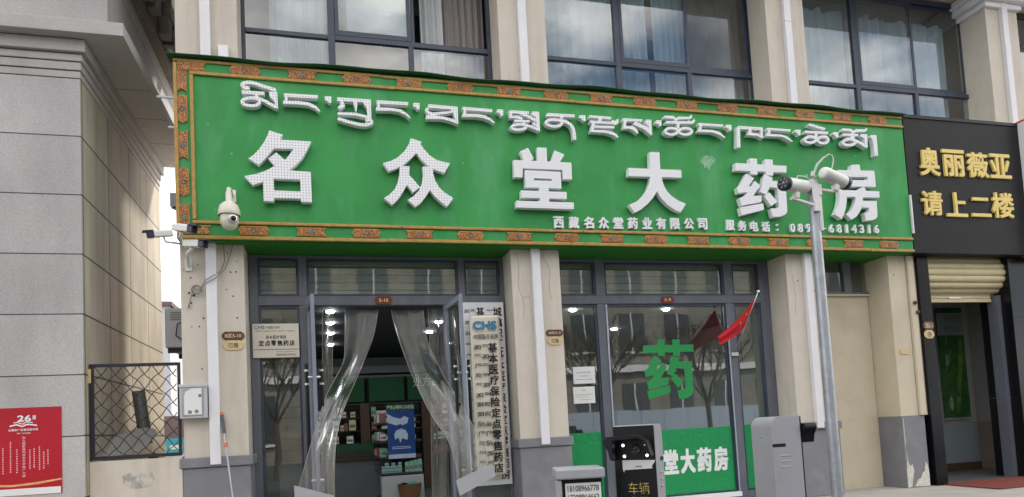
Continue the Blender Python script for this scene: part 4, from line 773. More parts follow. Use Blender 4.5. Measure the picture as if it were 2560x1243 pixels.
# raised letters
YB, YT = SY-.022, -.30
def letter(pieces, name, par, yb=YB, yt=YT, m_='led', xf=None, st=.0011):
    o = MB()
    for i, p in enumerate(pieces):
        y = yt-i*st
        if p[0] == 's':
            q_ = [xf(a) for a in p[3]] if xf else p[3]; o.ribbon(q_, p[1]*(xf.s if xf else 1), p[2], y, yb)
        else: o.prism([xf(a) for a in p] if xf else list(p), y, yb)
    return o.build(name, m_, par) if name else o
for k in ('ming', 'zhong', 'tang', 'da', 'yao', 'fang'): letter(BIG[k], 'character', sgn)
for g_ in TIB: letter(g_, 'script_letter', sgn)
for s_, pxs in (('西藏名众堂药业有限公司', None), ('服务电话:', None), ('0891—6814316', None)):
    pass
def px_row(s, p0, p1, hgt, y, par, name, m_, bold, dp, wr=.78):
    """letters of equal pitch between two measured points of the plane y (centres of first and last)"""
    a, b_ = at(*p0, y), at(*p1, y); n = len(s)
    for i, ch in enumerate(s):
        if ch == ' ': continue
        c = a+(b_-a)*(i/(n-1)); o = MB(); w_ = hgt*wr
        if ch in '1': w_ *= .55
        if ch == ':':
            for dz in (-.25, .22): o.box(c.x-hgt*.09, c.x+hgt*.09, y, y+dp, c.z+hgt*(dz-.09), c.z+hgt*(dz+.09))
        elif ch == '—': o.box(c.x-hgt*.32, c.x+hgt*.32, y, y+dp, c.z-hgt*.05, c.z+hgt*.05)
        else: put_text(o, ch, c.x-w_/2, c.x+w_/2, c.z-hgt/2, c.z+hgt/2, y+dp, dp, bold)
        o.build(name, m_, par)
px_row('西藏名众堂药业有限公司', (1397,556), (1757,560), .16, SY-.035, sgn, 'small_character', 'white', .046, .034, .9)
px_row('服务电话:', (1826,563), (1944,568), .15, SY-.035, sgn, 'small_character', 'white', .046, .034, .9)
px_row('0891—6814316', (1982,570), (2192,573), .13, SY-.035, sgn, 'digit', 'white', .042, .034, .62)
# steel brackets and cable at its top left corner
bb = MB().box(-1.86, -1.64, .02, .05, 5.38, 5.40); tag(bb.build('wall_bracket', 'steel'), 'upper steel bracket holding the left end of the green signboard', 'bracket', 'steel sign brackets')
bb = MB().box(-1.76, -1.64, .1, .13, 5.05, 5.07); tag(bb.build('wall_bracket', 'steel'), 'lower steel bracket holding the left end of the green signboard', 'bracket', 'steel sign brackets')
tag(MB().tube([(-1.72,.02,5.97),(-1.66,.0,5.9),(-1.55,-.08,5.82),(-1.5,-.1,5.79)], .022, 8).build('power_cable', 'navy'), 'thick dark cable bending over the left end of the green signboard', 'cable')
jb = MB().box(-1.155, -1.04, -.08, -.001, 5.7, 6.04).build('junction_box', 'white', bevel=.008); tag(jb, 'small white box on the left pilaster just above the green signboard', 'junction box')

# ================================================================== black sign and stair entrance on the right
bs = thing('black_signboard', 'black signboard with two rows of gold characters', 'signboard', (9.95, -.1, 3.6))
MB().box(8.795, 11.12, -.20, -.001, 3.60, 5.79).build('panel', 'black_sign', bs, bevel=.004)
MB().box(8.80, 11.1, -.215, -.2, 5.75, 5.80).build('top_edge', 'black', bs)
for s_, c in (('奥丽薇亚', ((2303,2352,368,438),(2360,2415,373,440),(2421,2474,380,443),(2478,2530,384,445))), ('请上二楼', ((2308,2360,476,537),(2369,2421,480,541),(2432,2480,493,541),(2484,2538,481,544)))):
    for ch, (xa, xb, ya, yb) in zip(s_, c):
        a, b_ = at(xa, (ya+yb)/2, -.25), at(xb, (ya+yb)/2, -.25); t_, u_ = at((xa+xb)/2, ya, -.25), at((xa+xb)/2, yb, -.25)
        o = MB(); put_text(o, ch, a.x, b_.x, u_.z, t_.z, -.2005, .028, .034); o.build('character', 'goldtext', bs)
MB().box(8.77, 8.79, -.24, -.205, 3.9, 4.5).build('end_strip', 'pvc_white', bs)
orr = thing('orange_signboard', 'orange red signboard at the right edge beside the black one', 'signboard', (11.8, -.2, 3.6))
MB().box(11.14, 13.2, -.34, -.001, 3.55, 5.86).build('panel', 'orange_sign', orr, bevel=.05)
MB().box(11.125, 11.138, -.345, -.01, 3.6, 5.8).build('edge_strip', 'white', orr)
# black granite surround
ent = thing('stair_entrance', 'black granite stair entrance with dim passage behind it', 'entrance', (9.9, .3, 0))
MB().box(8.988, 9.20, -.04, .42, .001, 1.55).box(8.988, 9.20, -.038, .42, 1.554, 3.595).build('surround', 'granite_black', ent)
MB().box(10.80, 11.6, -.06, .5, .001, 1.3).box(10.80, 11.6, -.058, .5, 1.304, 2.6).box(10.80, 11.6, -.06, .5, 2.604, 3.595).build('surround', 'granite_black', ent)
MB().box(10.72, 10.798, .12, .3, .001, 3.0).build('guide_rail', 'frame_low', ent)
MB().box(9.201, 11.79, 1.62, 1.7, .9, 3.3).box(9.15, 9.2, .43, 1.7, .001, 3.3).box(11.8, 11.9, .56, 1.7, .9, 3.3).build('passage_wall', 'corr_grey', ent)
MB().box(9.201, 11.79, 1.61, 1.7, .15, .899).build('dado', 'corr_blue', ent)
MB().box(11.79, 11.9, .56, 1.609, .01, .899).build('dado', 'corr_brown', ent)
MB().box(9.201, 11.78, 1.60, 1.69, .01, .148).build('skirting', 'brownpost', ent)
MB().box(9.14, 11.9, .43, 1.7, 3.302, 3.36).build('passage_ceiling', 'ceil_in', ent)
MB().add([(8.99, -.03, .008), (11.9, -.03, .008), (11.9, 1.7, .008), (8.99, 1.7, .008)], [(0,1,2,3)]).build('passage_floor', 'floor_tile', ent)
MB().box(11.77, 11.789, 1.15, 1.23, 1.25, 1.33).build('light_switch', 'white', ent)
gp = thing('green_wall_poster', 'tall green poster with pale plant drawing in the stair passage', 'poster', (9.8, 1.6, 1))
pa, pb = at(2340, 800, 1.58), at(2412, 900, 1.58); z0p, z1p = at(2380, 1045, 1.58).z, at(2370, 770, 1.58).z
MB().box(pa.x, pb.x+.02, 1.575, 1.589, z0p, z1p).build('poster_sheet', 'corr_green', gp)
pz = lambda u, v: (pa.x+(pb.x-pa.x)*u, z0p+(z1p-z0p)*v)
MB().ribbon([pz(.5,.05), pz(.62,.2), pz(.74,.4), pz(.82,.55), pz(.88,.72)], .09, False, 1.571, 1.574).build('streak', 'corr_yel', gp)
MB().ribbon([pz(.2,.42), pz(.35,.5), pz(.45,.62)], .012, False, 1.570, 1.5735).ribbon([pz(.3,.68), pz(.34,.8), pz(.42,.9)], .014, False, 1.570, 1.5735).prism([pz(.22,.16), pz(.3,.2), pz(.36,.17), pz(.38,.1), pz(.3,.06), pz(.22,.1)], 1.570, 1.5735).prism([pz(.2,.46), pz(.22,.56), pz(.34,.58), pz(.36,.5)], 1.570, 1.5735).build('artwork', 'leaf_pale', gp)
MB().box(pa.x, pb.x+.02, 1.570, 1.574, z1p-.52, z1p-.1).build('heading', 'corr_blue', gp)
t = MB(); row(t, '奥丽薇亚', pa.x+.15, pb.x-.05, z1p-.26, z1p-.14, 1.5695); row(t, '养生会所', pa.x+.15, pb.x-.05, z1p-.46, z1p-.34, 1.5695); t.build('lettering', 'grey_text', gp)
MB().box(pa.x-.02, pb.x+.03, 1.565, 1.589, z0p-.03, z0p-.001).build('frame_edge', 'steel', gp)
rsx = thing('roller_shutter', 'beige roller shutter wound up under the black signboard', 'shutter', (10, .2, 3.3))
sl_ = MB(); prof = []
for k in range(91):
    a = R(95)+R(170)*k/90; rr_ = .335+.034*abs(math.sin(math.pi*k/10))**.6; prof.append((.36+rr_*math.cos(a), 3.36+rr_*math.sin(a)))
vs = [(9.22, y, z) for y, z in prof]+[(10.92, y, z) for y, z in prof]; n_ = len(prof)
sl_.add(vs, [(i+n_, i, i+1, i+1+n_) for i in range(n_-1)]); sl_.build('rolled_slats', 'shutter', rsx)
c_ = MB()
for k in range(4): c_.box(9.25, 10.70, .2+(.01 if k % 2 else 0), .225, 2.90+k*.062, 2.90+k*.062+.058)
c_.build('hanging_slats', 'shutter', rsx, bevel=.012)
MB().box(9.8, 10.05, .185, .199, 2.96, 2.985).build('pull_handle', 'chrome', rsx)
MB().box(9.205, 10.79, .3, .41, 3.5, 3.598).build('lintel_box', 'black', rsx)
tag(MB().box(9.12, 10.78, -.95, .06, .006, .02).build('door_mat', 'mat_red', bevel=.005), 'worn red door mat on the pavement before the black stair entrance', 'door mat')

# ================================================================== grey stone building on the left
sb = thing('stone_building', 'grey stone clad building with heavy stepped cornice across the alley', 'building', (-6, 1.7, 0))
XC, YC, YE = -2.61, -.16, 3.57
b = MB(); b.add([(-14,YC,-.1),(XC,YC,-.1),(XC,YC,5.44),(-14,YC,5.44)], [(0,1,2,3)]); b.cur = 1
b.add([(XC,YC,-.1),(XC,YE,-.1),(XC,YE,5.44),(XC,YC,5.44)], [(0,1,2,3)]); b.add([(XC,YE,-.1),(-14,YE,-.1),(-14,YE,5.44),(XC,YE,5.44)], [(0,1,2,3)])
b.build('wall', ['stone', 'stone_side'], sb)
def tier(z0, z1, o_, of=None, m_='moulding', name='cornice', bev=.006):
    return MB().box(-14, XC+o_, YC-(o_ if of is None else of), YE+.0005*z0, z0, z1).build(name, m_, sb, bevel=bev)
tier(5.449, 5.527, .006); tier(5.537, 5.627, .018); tier(5.637, 5.716, .032); tier(5.712, 5.727, .0, bev=0); tier(5.728, 5.866, .078)
tier(5.876, 6.03, .505, .21)
tier(6.032, 7.04, .29, .0, 'stone', 'upper_wall', 0)
tier(7.042, 9.5, .432, .14, 'grey_dark_stone', 'upper_wall', 0)
rr = random.Random(9)
for k in range(11):
    for j in range(4):
        if rr.random() < .6: MB().box(XC+.433, XC+.433+rr.uniform(.05, .16), .1+k*.31, .1+k*.31+.2, 7.1+j*.42, 7.1+j*.42+.26).build('relief_block', 'grey_dark_stone', sb, bevel=.01)
jn = MB()
for y in (.9, 1.75, 2.6): jn.box(XC+.08, XC+.504, y, y+.008, 5.8745, 5.8765)
jn.build('soffit_joints', 'hole', sb)

# ------------------------------------------------------------------ alley: low wall, mesh panel, dish, pipe, units
lw = MB().box(-2.605, -1.66, -.03, .16, 0, 1.11); lw.cur = 1
lw.prism([(-2.28,.93),(-2.2,.97),(-2.05,.95),(-1.98,.96),(-1.95,.88),(-2.0,.80),(-2.12,.78),(-2.22,.80),(-2.27,.86)], -.0325, -.03)
tag(lw.build('low_wall', ['cream', 'stain'], bevel=.006), 'low cream wall with a grey smudge closing the alley under the mesh panel', 'wall')
fn_ = thing('mesh_fence', 'black framed wire mesh panel standing on the low alley wall', 'fence', (-2.13, 0, 1.11))
FX0, FX1, FZ0, FZ1 = -2.60, -1.665, 1.125, 2.205
MB().box(FX0, FX0+.042, -.02, .02, FZ0, FZ1).box(FX1-.03, FX1, -.02, .02, FZ0, FZ1).box(FX0+.043, FX1-.031, -.019, .019, FZ1-.035, FZ1).box(FX0+.043, FX1-.031, -.019, .019, FZ0, FZ0+.04).build('frame', 'wire', fn_, bevel=.003)
wm = MB(); sx, sz = .148, .168; x0, x1, z0, z1 = FX0+.03, FX1-.02, FZ0+.03, FZ1-.02
import itertools
for sg in (1, -1):
    k = -12
    while k < 14:
        pts = []
        for i in range(0, 60):
            f = i/6; x = x0+f*sx; z = (z0+(k+f)*sz) if sg > 0 else (z1-(k+f)*sz)
            wv = .012*math.sin(f*6.2832*1+.5)
            if x0 <= x <= x1 and z0 <= z <= z1: pts.append((x, .006*sg, z+wv))
        if len(pts) > 1: wm.tube(pts, .0052, 5, caps=False)
        k += 1
wm.build('wire_mesh', 'wire', fn_)
MB().box(-2.612, -2.58, -.03, .03, 1.99, 2.15).build('hinge_tab', 'beige', fn_, bevel=.003)
ds = thing('dish_reflector', 'large grey dish leaning behind the mesh panel in the alley', 'dish', (-2.2, .7, 1.2))
dm = MB(); dm.T = Matrix.Translation(at(320, 1106, .62)) @ Matrix.Rotation(R(-14), 4, 'Y') @ Matrix.Rotation(R(26), 4, 'X')
dm.lathe([(0, -.07), (.12, -.06), (.22, -.035), (.31, -.005), (.335, .012), (.335, .0)], (0, 0, 0), n=40); dm.build('reflector', 'dish', ds)
MB().tube([(-2.13,.64,1.15),(-2.0,.78,.8),(-1.9,.85,.0)], .05, 8).build('stem', 'wire', ds)
tp = MB(); a, b_ = at(366, 1110, 1.0), at(346, 978, 1.0); tp.tube([a, b_], .078, 16)
for k in range(5): c = a+(b_-a)*(.15+.2*k); tp.tube([c, c+(b_-a)*.012], .083, 16)
tag(tp.build('vent_pipe', 'tube'), 'dark grey round pipe leaning up behind the dish in the alley', 'pipe')
au = thing('outdoor_ac_unit', 'grey outdoor air conditioner on the side wall over the alley', 'air conditioner', (-1.85, 1.3, 2.5))
MB().box(-2.02, -1.70, .95, 1.75, 2.50, 3.02).build('casing', 'ac', au, bevel=.02)
gv = MB()
for k in range(4): gv.box(-1.95, -1.74, .944, .949, 2.86+k*.03, 2.872+k*.03)
gv.build('louvre', 'tube', au)
MB().tube([(-1.75,.93,2.86),(-1.86,.9,2.8),(-1.88,.9,2.65),(-1.78,.9,2.58),(-1.72,.92,2.5)], .008, 6).build('hose', 'black', au)
MB().box(-2.0, -1.64, 1.0, 1.04, 2.44, 2.497).box(-2.0, -1.64, 1.66, 1.7, 2.44, 2.497).build('bracket', 'wire', au)
fl = MB().box(-1.99, -1.66, 1.25, 1.4, 4.46, 4.65); fl.cur = 1; fl.box(-1.96, -1.68, 1.27, 1.38, 4.445, 4.459)
tag(fl.build('wall_lamp', ['ac', 'black'], bevel=.015), 'small grey lamp housing on the side wall high over the alley', 'lamp')
bbd = thing('cyan_notice_board', 'cyan and white notice board far down the alley behind the mesh', 'notice board', (-3, 6.5, 0))
pa, pb = at(416, 1137, 6.5), at(470, 1094, 6.5)
MB().box(pa.x, pb.x, 6.5, 6.54, pa.z, pb.z).build('panel', 'blue_board', bbd)
MB().box(pa.x+.07, pa.x+.3, 6.49, 6.499, pa.z+.1, pb.z-.14).build('sheet', 'paper', bbd)
MB().box(pa.x+.05, pa.x+.09, 6.545, 6.6, -.15, pb.z).box(pb.x-.09, pb.x-.05, 6.545, 6.6, -.15, pb.z).build('post', 'steel', bbd)
# far flats seen down the alley
def flats(x0, x1, y, z1, label, floors):
    f = thing('apartment_building', label, 'building', ((x0+x1)/2, y, 0))
    MB().box(x0, x1, y, y+12, -.2, z1).build('wall', 'far_white', f)
    h = z1/floors
    for k in range(floors):
        x = x0+.5
        while x < x1-2:
            MB().box(x, x+1.3, y-.05, y-.003, k*h+.9, k*h+2.3).build('window', 'far_dark', f)
            if int(x*3) % 2: MB().box(x-.3, x+1.7, y-1.0, y-.004, k*h+.05, k*h+.8).build('balcony', 'far_white', f)
            x += 2.3
    MB().box(x0-.3, x1+.3, y-.3, y+12.2, z1+.002, z1+.4).build('roof', 'far_brown', f)
flats(-29, -14.5, 62, 14.5, 'far pale apartment block with dark windows at the end of the alley', 5)
sh = thing('brown_shed', 'low brown roofed shed far down the alley below the flats', 'shed', (-9.5, 26, 0))
MB().box(-14, -5.6, 24, 28, -.2, 1.5).build('wall', 'far_white', sh); MB().box(-14.4, -5.2, 23.6, 28.4, 1.502, 2.5).build('roof', 'far_brown', sh)

# ================================================================== things on the shop front
def bullet(name, label, p, yawd, tilt, shell='camwhite', cap='navy', sc=1., arm=None, armend=None):
    """box shaped outdoor camera; built round the origin looking along -y, then turned and placed"""
    t_ = thing(name, label, 'security camera')
    MB().prism([(-.045*sc,-.04*sc),(.045*sc,-.04*sc),(.05*sc,.03*sc),(.035*sc,.05*sc),(-.035*sc,.05*sc),(-.05*sc,.03*sc)], -.10*sc, .14*sc).build('shell', shell, t_, bevel=.008*sc)
    MB().prism([(-.047*sc,-.046*sc),(.047*sc,-.046*sc),(.05*sc,.03*sc),(-.05*sc,.03*sc)], -.18*sc, -.101*sc).build('front_cap', cap, t_, bevel=.006*sc)
    MB().box(-.052*sc, .052*sc, -.235*sc, -.10*sc, .032*sc, .056*sc).build('visor', cap, t_, bevel=.008*sc)
    MB().lathe([(.034*sc,0),(.034*sc,.006),(.022*sc,.006),(.018*sc,.002),(0,.002)], (0,-.18*sc,-.005), (0,-1,0), 20).build('lens', 'black', t_)
    t_.location = p; t_.rotation_euler = (R(tilt), 0, R(yawd))
    return t_
def camera_arm(cam_t, pts, r_, mt='camwhite', plate=None):
    """arm built in world space, then handed to the turned camera as its part"""
    bpy.context.view_layer.update()
    mi = cam_t.matrix_world.inverted(); a = MB(); a.T = mi
    a.tube(pts, r_, 8)
    if plate: a.box(*plate)
    o = a.build('arm', mt); o.parent = cam_t; return o
v1, v2, v3 = at(404, 585, -.2), at(458, 571, -.42), at(485, 610, -.38)
c1 = bullet('bullet_camera', 'white bullet camera pointing left over the alley from the sign corner', v1, -72, 10, sc=.82)
camera_arm(c1, [v1+Vector((.02,0,-.04)), at(415, 605, -.18), at(440, 608, -.1), at(462, 612, -.02)], .013)
c2 = bullet('bullet_camera', 'white bullet camera overlapping the lower left corner of the green sign', v2, 58, 12, sc=.9)
camera_arm(c2, [v2+Vector((-.02,.02,-.04)), at(450, 592, -.36), at(455, 600, -.2), at(466, 622, -.02)], .02)
c3 = bullet('bullet_camera', 'white bullet camera lowest at the top of the left pilaster', v3, 58, 8, sc=.9)
camera_arm(c3, [v3+Vector((-.02,.02,-.04)), at(470, 632, -.3), at(470, 645, -.15), at(472, 664, -.02)], .024, plate=(at(463,660,0).x, at(480,660,0).x, -.02, -.002, at(470,678,0).z, at(470,650,0).z))
cb = MB(); cb.tube([(-1.46+.055*math.cos(a*.55)+.004*math.sin(a*3), -.03-.001*a, 3.05+.05*math.sin(a*.55)) for a in range(30)], .006, 5)
cb.tube([(-1.42,-.03,3.06),(-1.36,-.09,3.15),(-1.28,-.1,3.2),(-1.2,-.03,3.27),(-1.15,-.02,3.4),(-1.16,-.02,3.6)], .005, 5)
cb.tube([(-1.43,-.03,3.04),(-1.35,-.09,3.12),(-1.25,-.1,3.17),(-1.15,-.02,3.3),(-1.08,-.02,3.5),(-1.05,-.02,3.62)], .005, 5)
cb.tube([(-1.48,-.02,3.1),(-1.52,-.02,3.0),(-1.55,-.02,2.88)], .005, 5); cb.tube([(-1.55,-.02,2.88),(-1.555,-.02,2.84)], .012, 6)
tag(cb.build('camera_cable', 'cable'), 'coiled grey cable hanging on the left pilaster under the cameras', 'cable')
pt = thing('dome_camera', 'ivory dome camera hanging before the left end of the green sign', 'security camera', (-1.03, -.46, 3.85))
cx, cy = -1.03, -.46
MB().lathe([(.0,4.10),(.022,4.10),(.034,4.08),(.036,3.98),(.06,3.965),(.10,3.93),(.118,3.87),(.122,3.82),(.118,3.812)], (cx,cy,0), n=32).build('hood', 'ivory', pt)
MB().lathe([(.100,3.811),(.098,3.76),(.098,3.74),(.08,3.69),(.045,3.655),(0,3.645)], (cx,cy,0), n=32).build('ball', 'ivory', pt)
MB().lathe([(.05,0),(.05,.02),(.042,.024),(0,.024)], (cx+.045,cy-.078,3.755), (.45,-.9,-.1), 24).build('eye_ring', 'chrome', pt)
MB().lathe([(.03,0),(.028,.012),(0,.014)], (cx+.055,cy-.098,3.755), (.45,-.9,-.1), 20).build('lens', 'black', pt)
MB().tube([(cx,cy,4.08),(cx,cy+.02,4.13),(cx,cy+.1,4.15),(cx,-.21,4.13)], .026, 10).box(cx-.05, cx+.05, -.225, -.201, 4.05, 4.2).build('arm', 'ivory', pt)
# electric box
eb = thing('electric_box', 'grey electric box with a white paper on its front, left pilaster', 'electric box', (-1.51, -.08, 1.55))
MB().box(-1.655, -1.365, -.13, -.001, 1.545, 1.925).build('casing', 'ac', eb, bevel=.006)
MB().box(-1.66, -1.36, -.142, -.131, 1.90, 1.935).build('lid', 'ac', eb, bevel=.004)
MB().box(-1.630, -1.40, -.138, -.131, 1.57, 1.895).build('door', 'steel', eb, bevel=.004)
pp = MB().prism([(-1.605,1.585),(-1.42,1.585),(-1.42,1.885),(-1.52,1.885),(-1.59,1.85),(-1.605,1.8)], -.1405, -.1385); pp.cur = 1
for x, z, r_ in ((-1.545,1.615,.022),(-1.475,1.62,.022),(-1.437,1.80,.02)): pp.lathe([(0,0),(r_,0)], (x,-.1415,z), (0,-1,0), 14, False)
pp.build('paper', ['paper', 'cable'], eb)
# mop
mp_ = thing('mop', 'mop with orange clips and grey grip leaning on the left pilaster', 'mop', (-1.05, -.3, 0))
a, b_ = Vector((-1.228,-.035,1.60)), Vector((-1.02,-.42,.08)); u = lambda f: a+(b_-a)*f
MB().tube([u(.12), u(1)], .011, 8).build('handle', 'steel', mp_)
MB().tube([u(.02), u(.16)], .021, 10).build('grip', 'grip', mp_)
MB().tube([u(0), u(.022)], .018, 10).build('end_cap', 'orange', mp_); MB().tube([u(.235), u(.26)], .023, 10).build('clip', 'orange', mp_)
MB().box(-1.2,-.84,-.5,-.36,.005,.06).build('mop_head', 'paper', mp_, bevel=.02)
# number plates
def plate(x0, x1, z0, zm, z1, y, t1, t2, lb, fs=.062):
    p_ = thing('number_plate', lb, 'number plate', ((x0+x1)/2, y, zm), 'house number plates')
    def lz(x0, x1, z0, z1, m_, nm):
        h = (z1-z0)*.32
        return MB().prism([(x0,z0+h),(x0+h,z0),(x1-h,z0),(x1,z0+h),(x1,z1-h),(x1-h,z1),(x0+h,z1),(x0,z1-h)], y-.012, y-.001).build(nm, m_, p_, bevel=.003)
    lz(x0, x1, zm+.003, z1, 'brown', 'upper_plate'); lz(x0+.01, x1-.01, z0, zm-.003, 'beige', 'lower_plate')
    t = MB(); put_text(t, t1, x0+.035, x1-.035, zm+.03, z1-.028, y-.0125, .001, .02); t.build('number', 'cream_text', p_)
    t = MB(); put_text(t, t2, x0+.07, x1-.07, z0+.028, zm-.03, y-.0125, .001, .02); t.build('lettering', 'grey_text', p_)
plate(-1.205, -.955, 2.335, 2.452, 2.555, 0, 'B区5-10', '已售', 'brown and beige number plate reading 5-10 on the left pilaster')
plate(2.815, 3.055, 2.315, 2.43, 2.52, 0, 'B区5-9', '已售', 'brown and beige number plate reading 5-9 on the middle pilaster')
plate(8.985, 9.195, 2.285, 2.42, 2.555, -.04, '5B3-1', '已售', 'brown and beige number plate on the black granite jamb')
def lozenge(x0, x1, z0, z1, txt, lb):
    h = (z1-z0)*.42; y = .414
    o = MB().prism([(x0,z0+h),(x0+h*.7,z0),(x1-h*.7,z0),(x1,z0+h),(x1,z1-h),(x1-h*.7,z1),(x0+h*.7,z1),(x0,z1-h)], y-.014, y-.0005).build('door_number', 'maroon', bevel=.003)
    tag(o, lb, 'number plate', 'maroon door numbers'); t = MB(); put_text(t, txt, x0+.055, x1-.055, z0+.03, z1-.03, y-.0145, .001, .03); t.build('number', 'cream_text', o)
lozenge(.615, .845, 2.952, 3.058, '5-10', 'maroon door number 5-10 over the open doorway')
lozenge(4.75, 4.965, 2.945, 3.05, '5-9', 'maroon door number 5-9 over the window with the green character')
tag(MB().box(8.545, 8.70, -.012, -.001, 2.05, 2.13).build('small_plate', 'beige', bevel=.002), 'tiny beige plate on the pilaster beside the black entrance', 'plate')
for x, z, lb in ((8.86, 2.85, 'upper rusty pipe clip on the duct beside the black entrance'), (8.90, 2.7, 'lower rusty pipe clip on the duct beside the black entrance')):
    tag(MB().lathe([(0,0),(.03,.0),(.028,.03),(.012,.05),(0,.05)], (x,-.046,z), (0,-1,0), 10).build('pipe_clip', 'brown'), lb, 'clip', 'rusty pipe clips')
# small Tibetan lettering re-uses the sign's own letter outlines
class XF:
    def __init__(s, src, x, z, sc): s.b = src; s.x = x; s.z = z; s.s = sc
    def __call__(s, p): return (s.x+(p[0]-s.b[0])*s.s, s.z+(p[1]-s.b[1])*s.s)
def tib_line(mb, idx, x0, x1, zc, h, y):
    """string of script letters squeezed into x0..x1 at height zc"""
    ext = []
    for i in idx:
        ps = [q for p in TIB[i] for q in (p[3] if p[0] == 's' else p)]; ext.append((min(q[0] for q in ps), max(q[0] for q in ps), min(q[1] for q in ps), max(q[1] for q in ps)))
    tot = sum(e[1]-e[0]+.07 for e in ext); sc = min((x1-x0)/tot*1.5, h/.42) if len(idx) < 4 else min((x1-x0)/tot, h/.42); x = x0
    for i, e in zip(idx, ext):
        f = XF((e[0], e[3]), x, zc+h/2, sc)
        for k, p in enumerate(TIB[i]):
            yy = y-.0006-k*.00012
            if p[0] == 's': mb.ribbon([f(a) for a in p[3]], p[1]*sc, p[2], yy, y)
            else: mb.prism([f(a) for a in p], yy, y)
        x += (e[1]-e[0]+.07)*sc
rl = random.Random(21); SY_ = [0, 1, 3, 4, 6, 9, 10, 12, 13, 15, 16, 18, 19, 21, 23]
# insurance plaque by the window
pq = thing('insurance_plaque', 'square champagne metal plaque with blue logo on the left sidelight', 'plaque', (-.63, .4, 2.28))
MB().box(-.905, -.35, .392, .412, 2.277, 2.708).build('plate', 'plaque', pq, bevel=.004)
t = MB(); put_text(t, 'CHS', -.885, -.76, 2.64, 2.685, .3915, .001, .03); t.build('logo', 'blue_logo', pq)
t = MB(); row(t, '中国医疗保障', -.745, -.58, 2.645, 2.675, .3915); tib_line(t, [rl.choice(SY_) for _ in range(22)], -.87, -.40, 2.605, .03, .3915)
row(t, '基本医疗保险', -.75, -.50, 2.515, 2.56, .3915, .02); row(t, '西藏自治区医疗保障局监制', -.63, -.39, 2.30, 2.325, .3915); tib_line(t, [rl.choice(SY_) for _ in range(14)], -.63, -.39, 2.345, .02, .3915)
t.build('small_lettering', 'grey_text', pq)
t = MB(); row(t, '定点零售药店', -.84, -.40, 2.425, 2.495, .3915, .03); t.build('lettering', 'black_text', pq)
MB().box(-.895, -.36, .390, .3915, 2.378, 2.386).build('rule', 'blue_logo', pq)
# long white and champagne plaques right of the door
wp = thing('white_plaque', 'long white wooden plaque standing behind the champagne metal one', 'plaque', (2.03, .36, .5))
yw = .36
wa, wb = at(1153, 757, yw), at(1258, 755, yw); wc_, wd_ = at(1170, 1215, yw), at(1282, 1212, yw); X0, X1, Z0, Z1 = (wa.x+wc_.x)/2, (wb.x+wd_.x)/2, (wc_.z+wd_.z)/2, (wa.z+wb.z)/2
MB().box(X0, X1, yw, yw+.04, Z0, Z1).build('board', 'white', wp, bevel=.006)
t = MB(); column(t, '城镇职工基本医疗保险定点零售药房', X1-.09, .12, Z1-.06, Z0+.06, yw-.001, .03)
column(t, '基本医疗', X0+.27, .11, Z1-.06, Z1-.66, yw-.001, .03)
for k in range(15):
    zz = Z1-.13-k*.152; tib_line(t, [rl.choice(SY_) for _ in range(2)], X0+.05, X0+.16, zz, .07, yw-.001)
tib_line(t, [13, 4], X0+.36, X0+.44, Z1-.13, .06, yw-.001)
t.build('lettering', 'black_text', wp)
gp2 = thing('metal_plaque', 'long champagne metal plaque with blue logo and black column lettering', 'plaque', (2.02, .26, .6))
yg = .25
ga, gb, gc, gd = at(1172, 790, yg), at(1246, 788, yg), at(1203, 1190, yg), at(1258, 1186, yg)
gx0, gx1, gz0, gz1 = (ga.x+at(1200,1190,yg).x)/2, (gb.x+gd.x)/2+.02, at(1230, 1188, yg).z, (ga.z+gb.z)/2
gx0, gx1 = ga.x+.0, gb.x+.0
MB().grid(lambda u, v: (gx0+(gx1-gx0)*u, yg-.012*math.sin(u*3.14)*(.4+.6*math.sin(v*9)**2)-.006*math.sin(v*17+u*2)-.035, gz0+(gz1-gz0)*v), 10, 60).build('plate', 'plaque', gp2)
gp2.children[-1].modifiers.new('thick', 'SOLIDIFY').thickness = .012
yq = yg-.066; W_ = gx1-gx0
t = MB(); put_text(t, 'CHS', gx0+W_*.08, gx1-W_*.12, gz1-.20, gz1-.085, yq, .001, .075); t.build('logo', 'blue_logo', gp2)
t = MB(); tib_line(t, [rl.choice(SY_) for _ in range(12)], gx0+W_*.08, gx1-W_*.1, gz1-.23, .024, yq); row(t, '中国医疗保障', gx0+W_*.08, gx1-W_*.08, gz1-.325, gz1-.26, yq, .03); t.build('small_lettering', 'grey_text', gp2)
t = MB(); column(t, '基本医疗保险定点零售药店', gx0+W_*.71, .125, gz1-.37, gz0+.02, yq, .035)
for k in range(14):
    zz = gz1-.44-k*.128; tib_line(t, [rl.choice(SY_) for _ in range(2)], gx0+W_*.1, gx0+W_*(.42+.1*rl.random()), zz, .085, yq)
t.build('lettering', 'black_text', gp2)
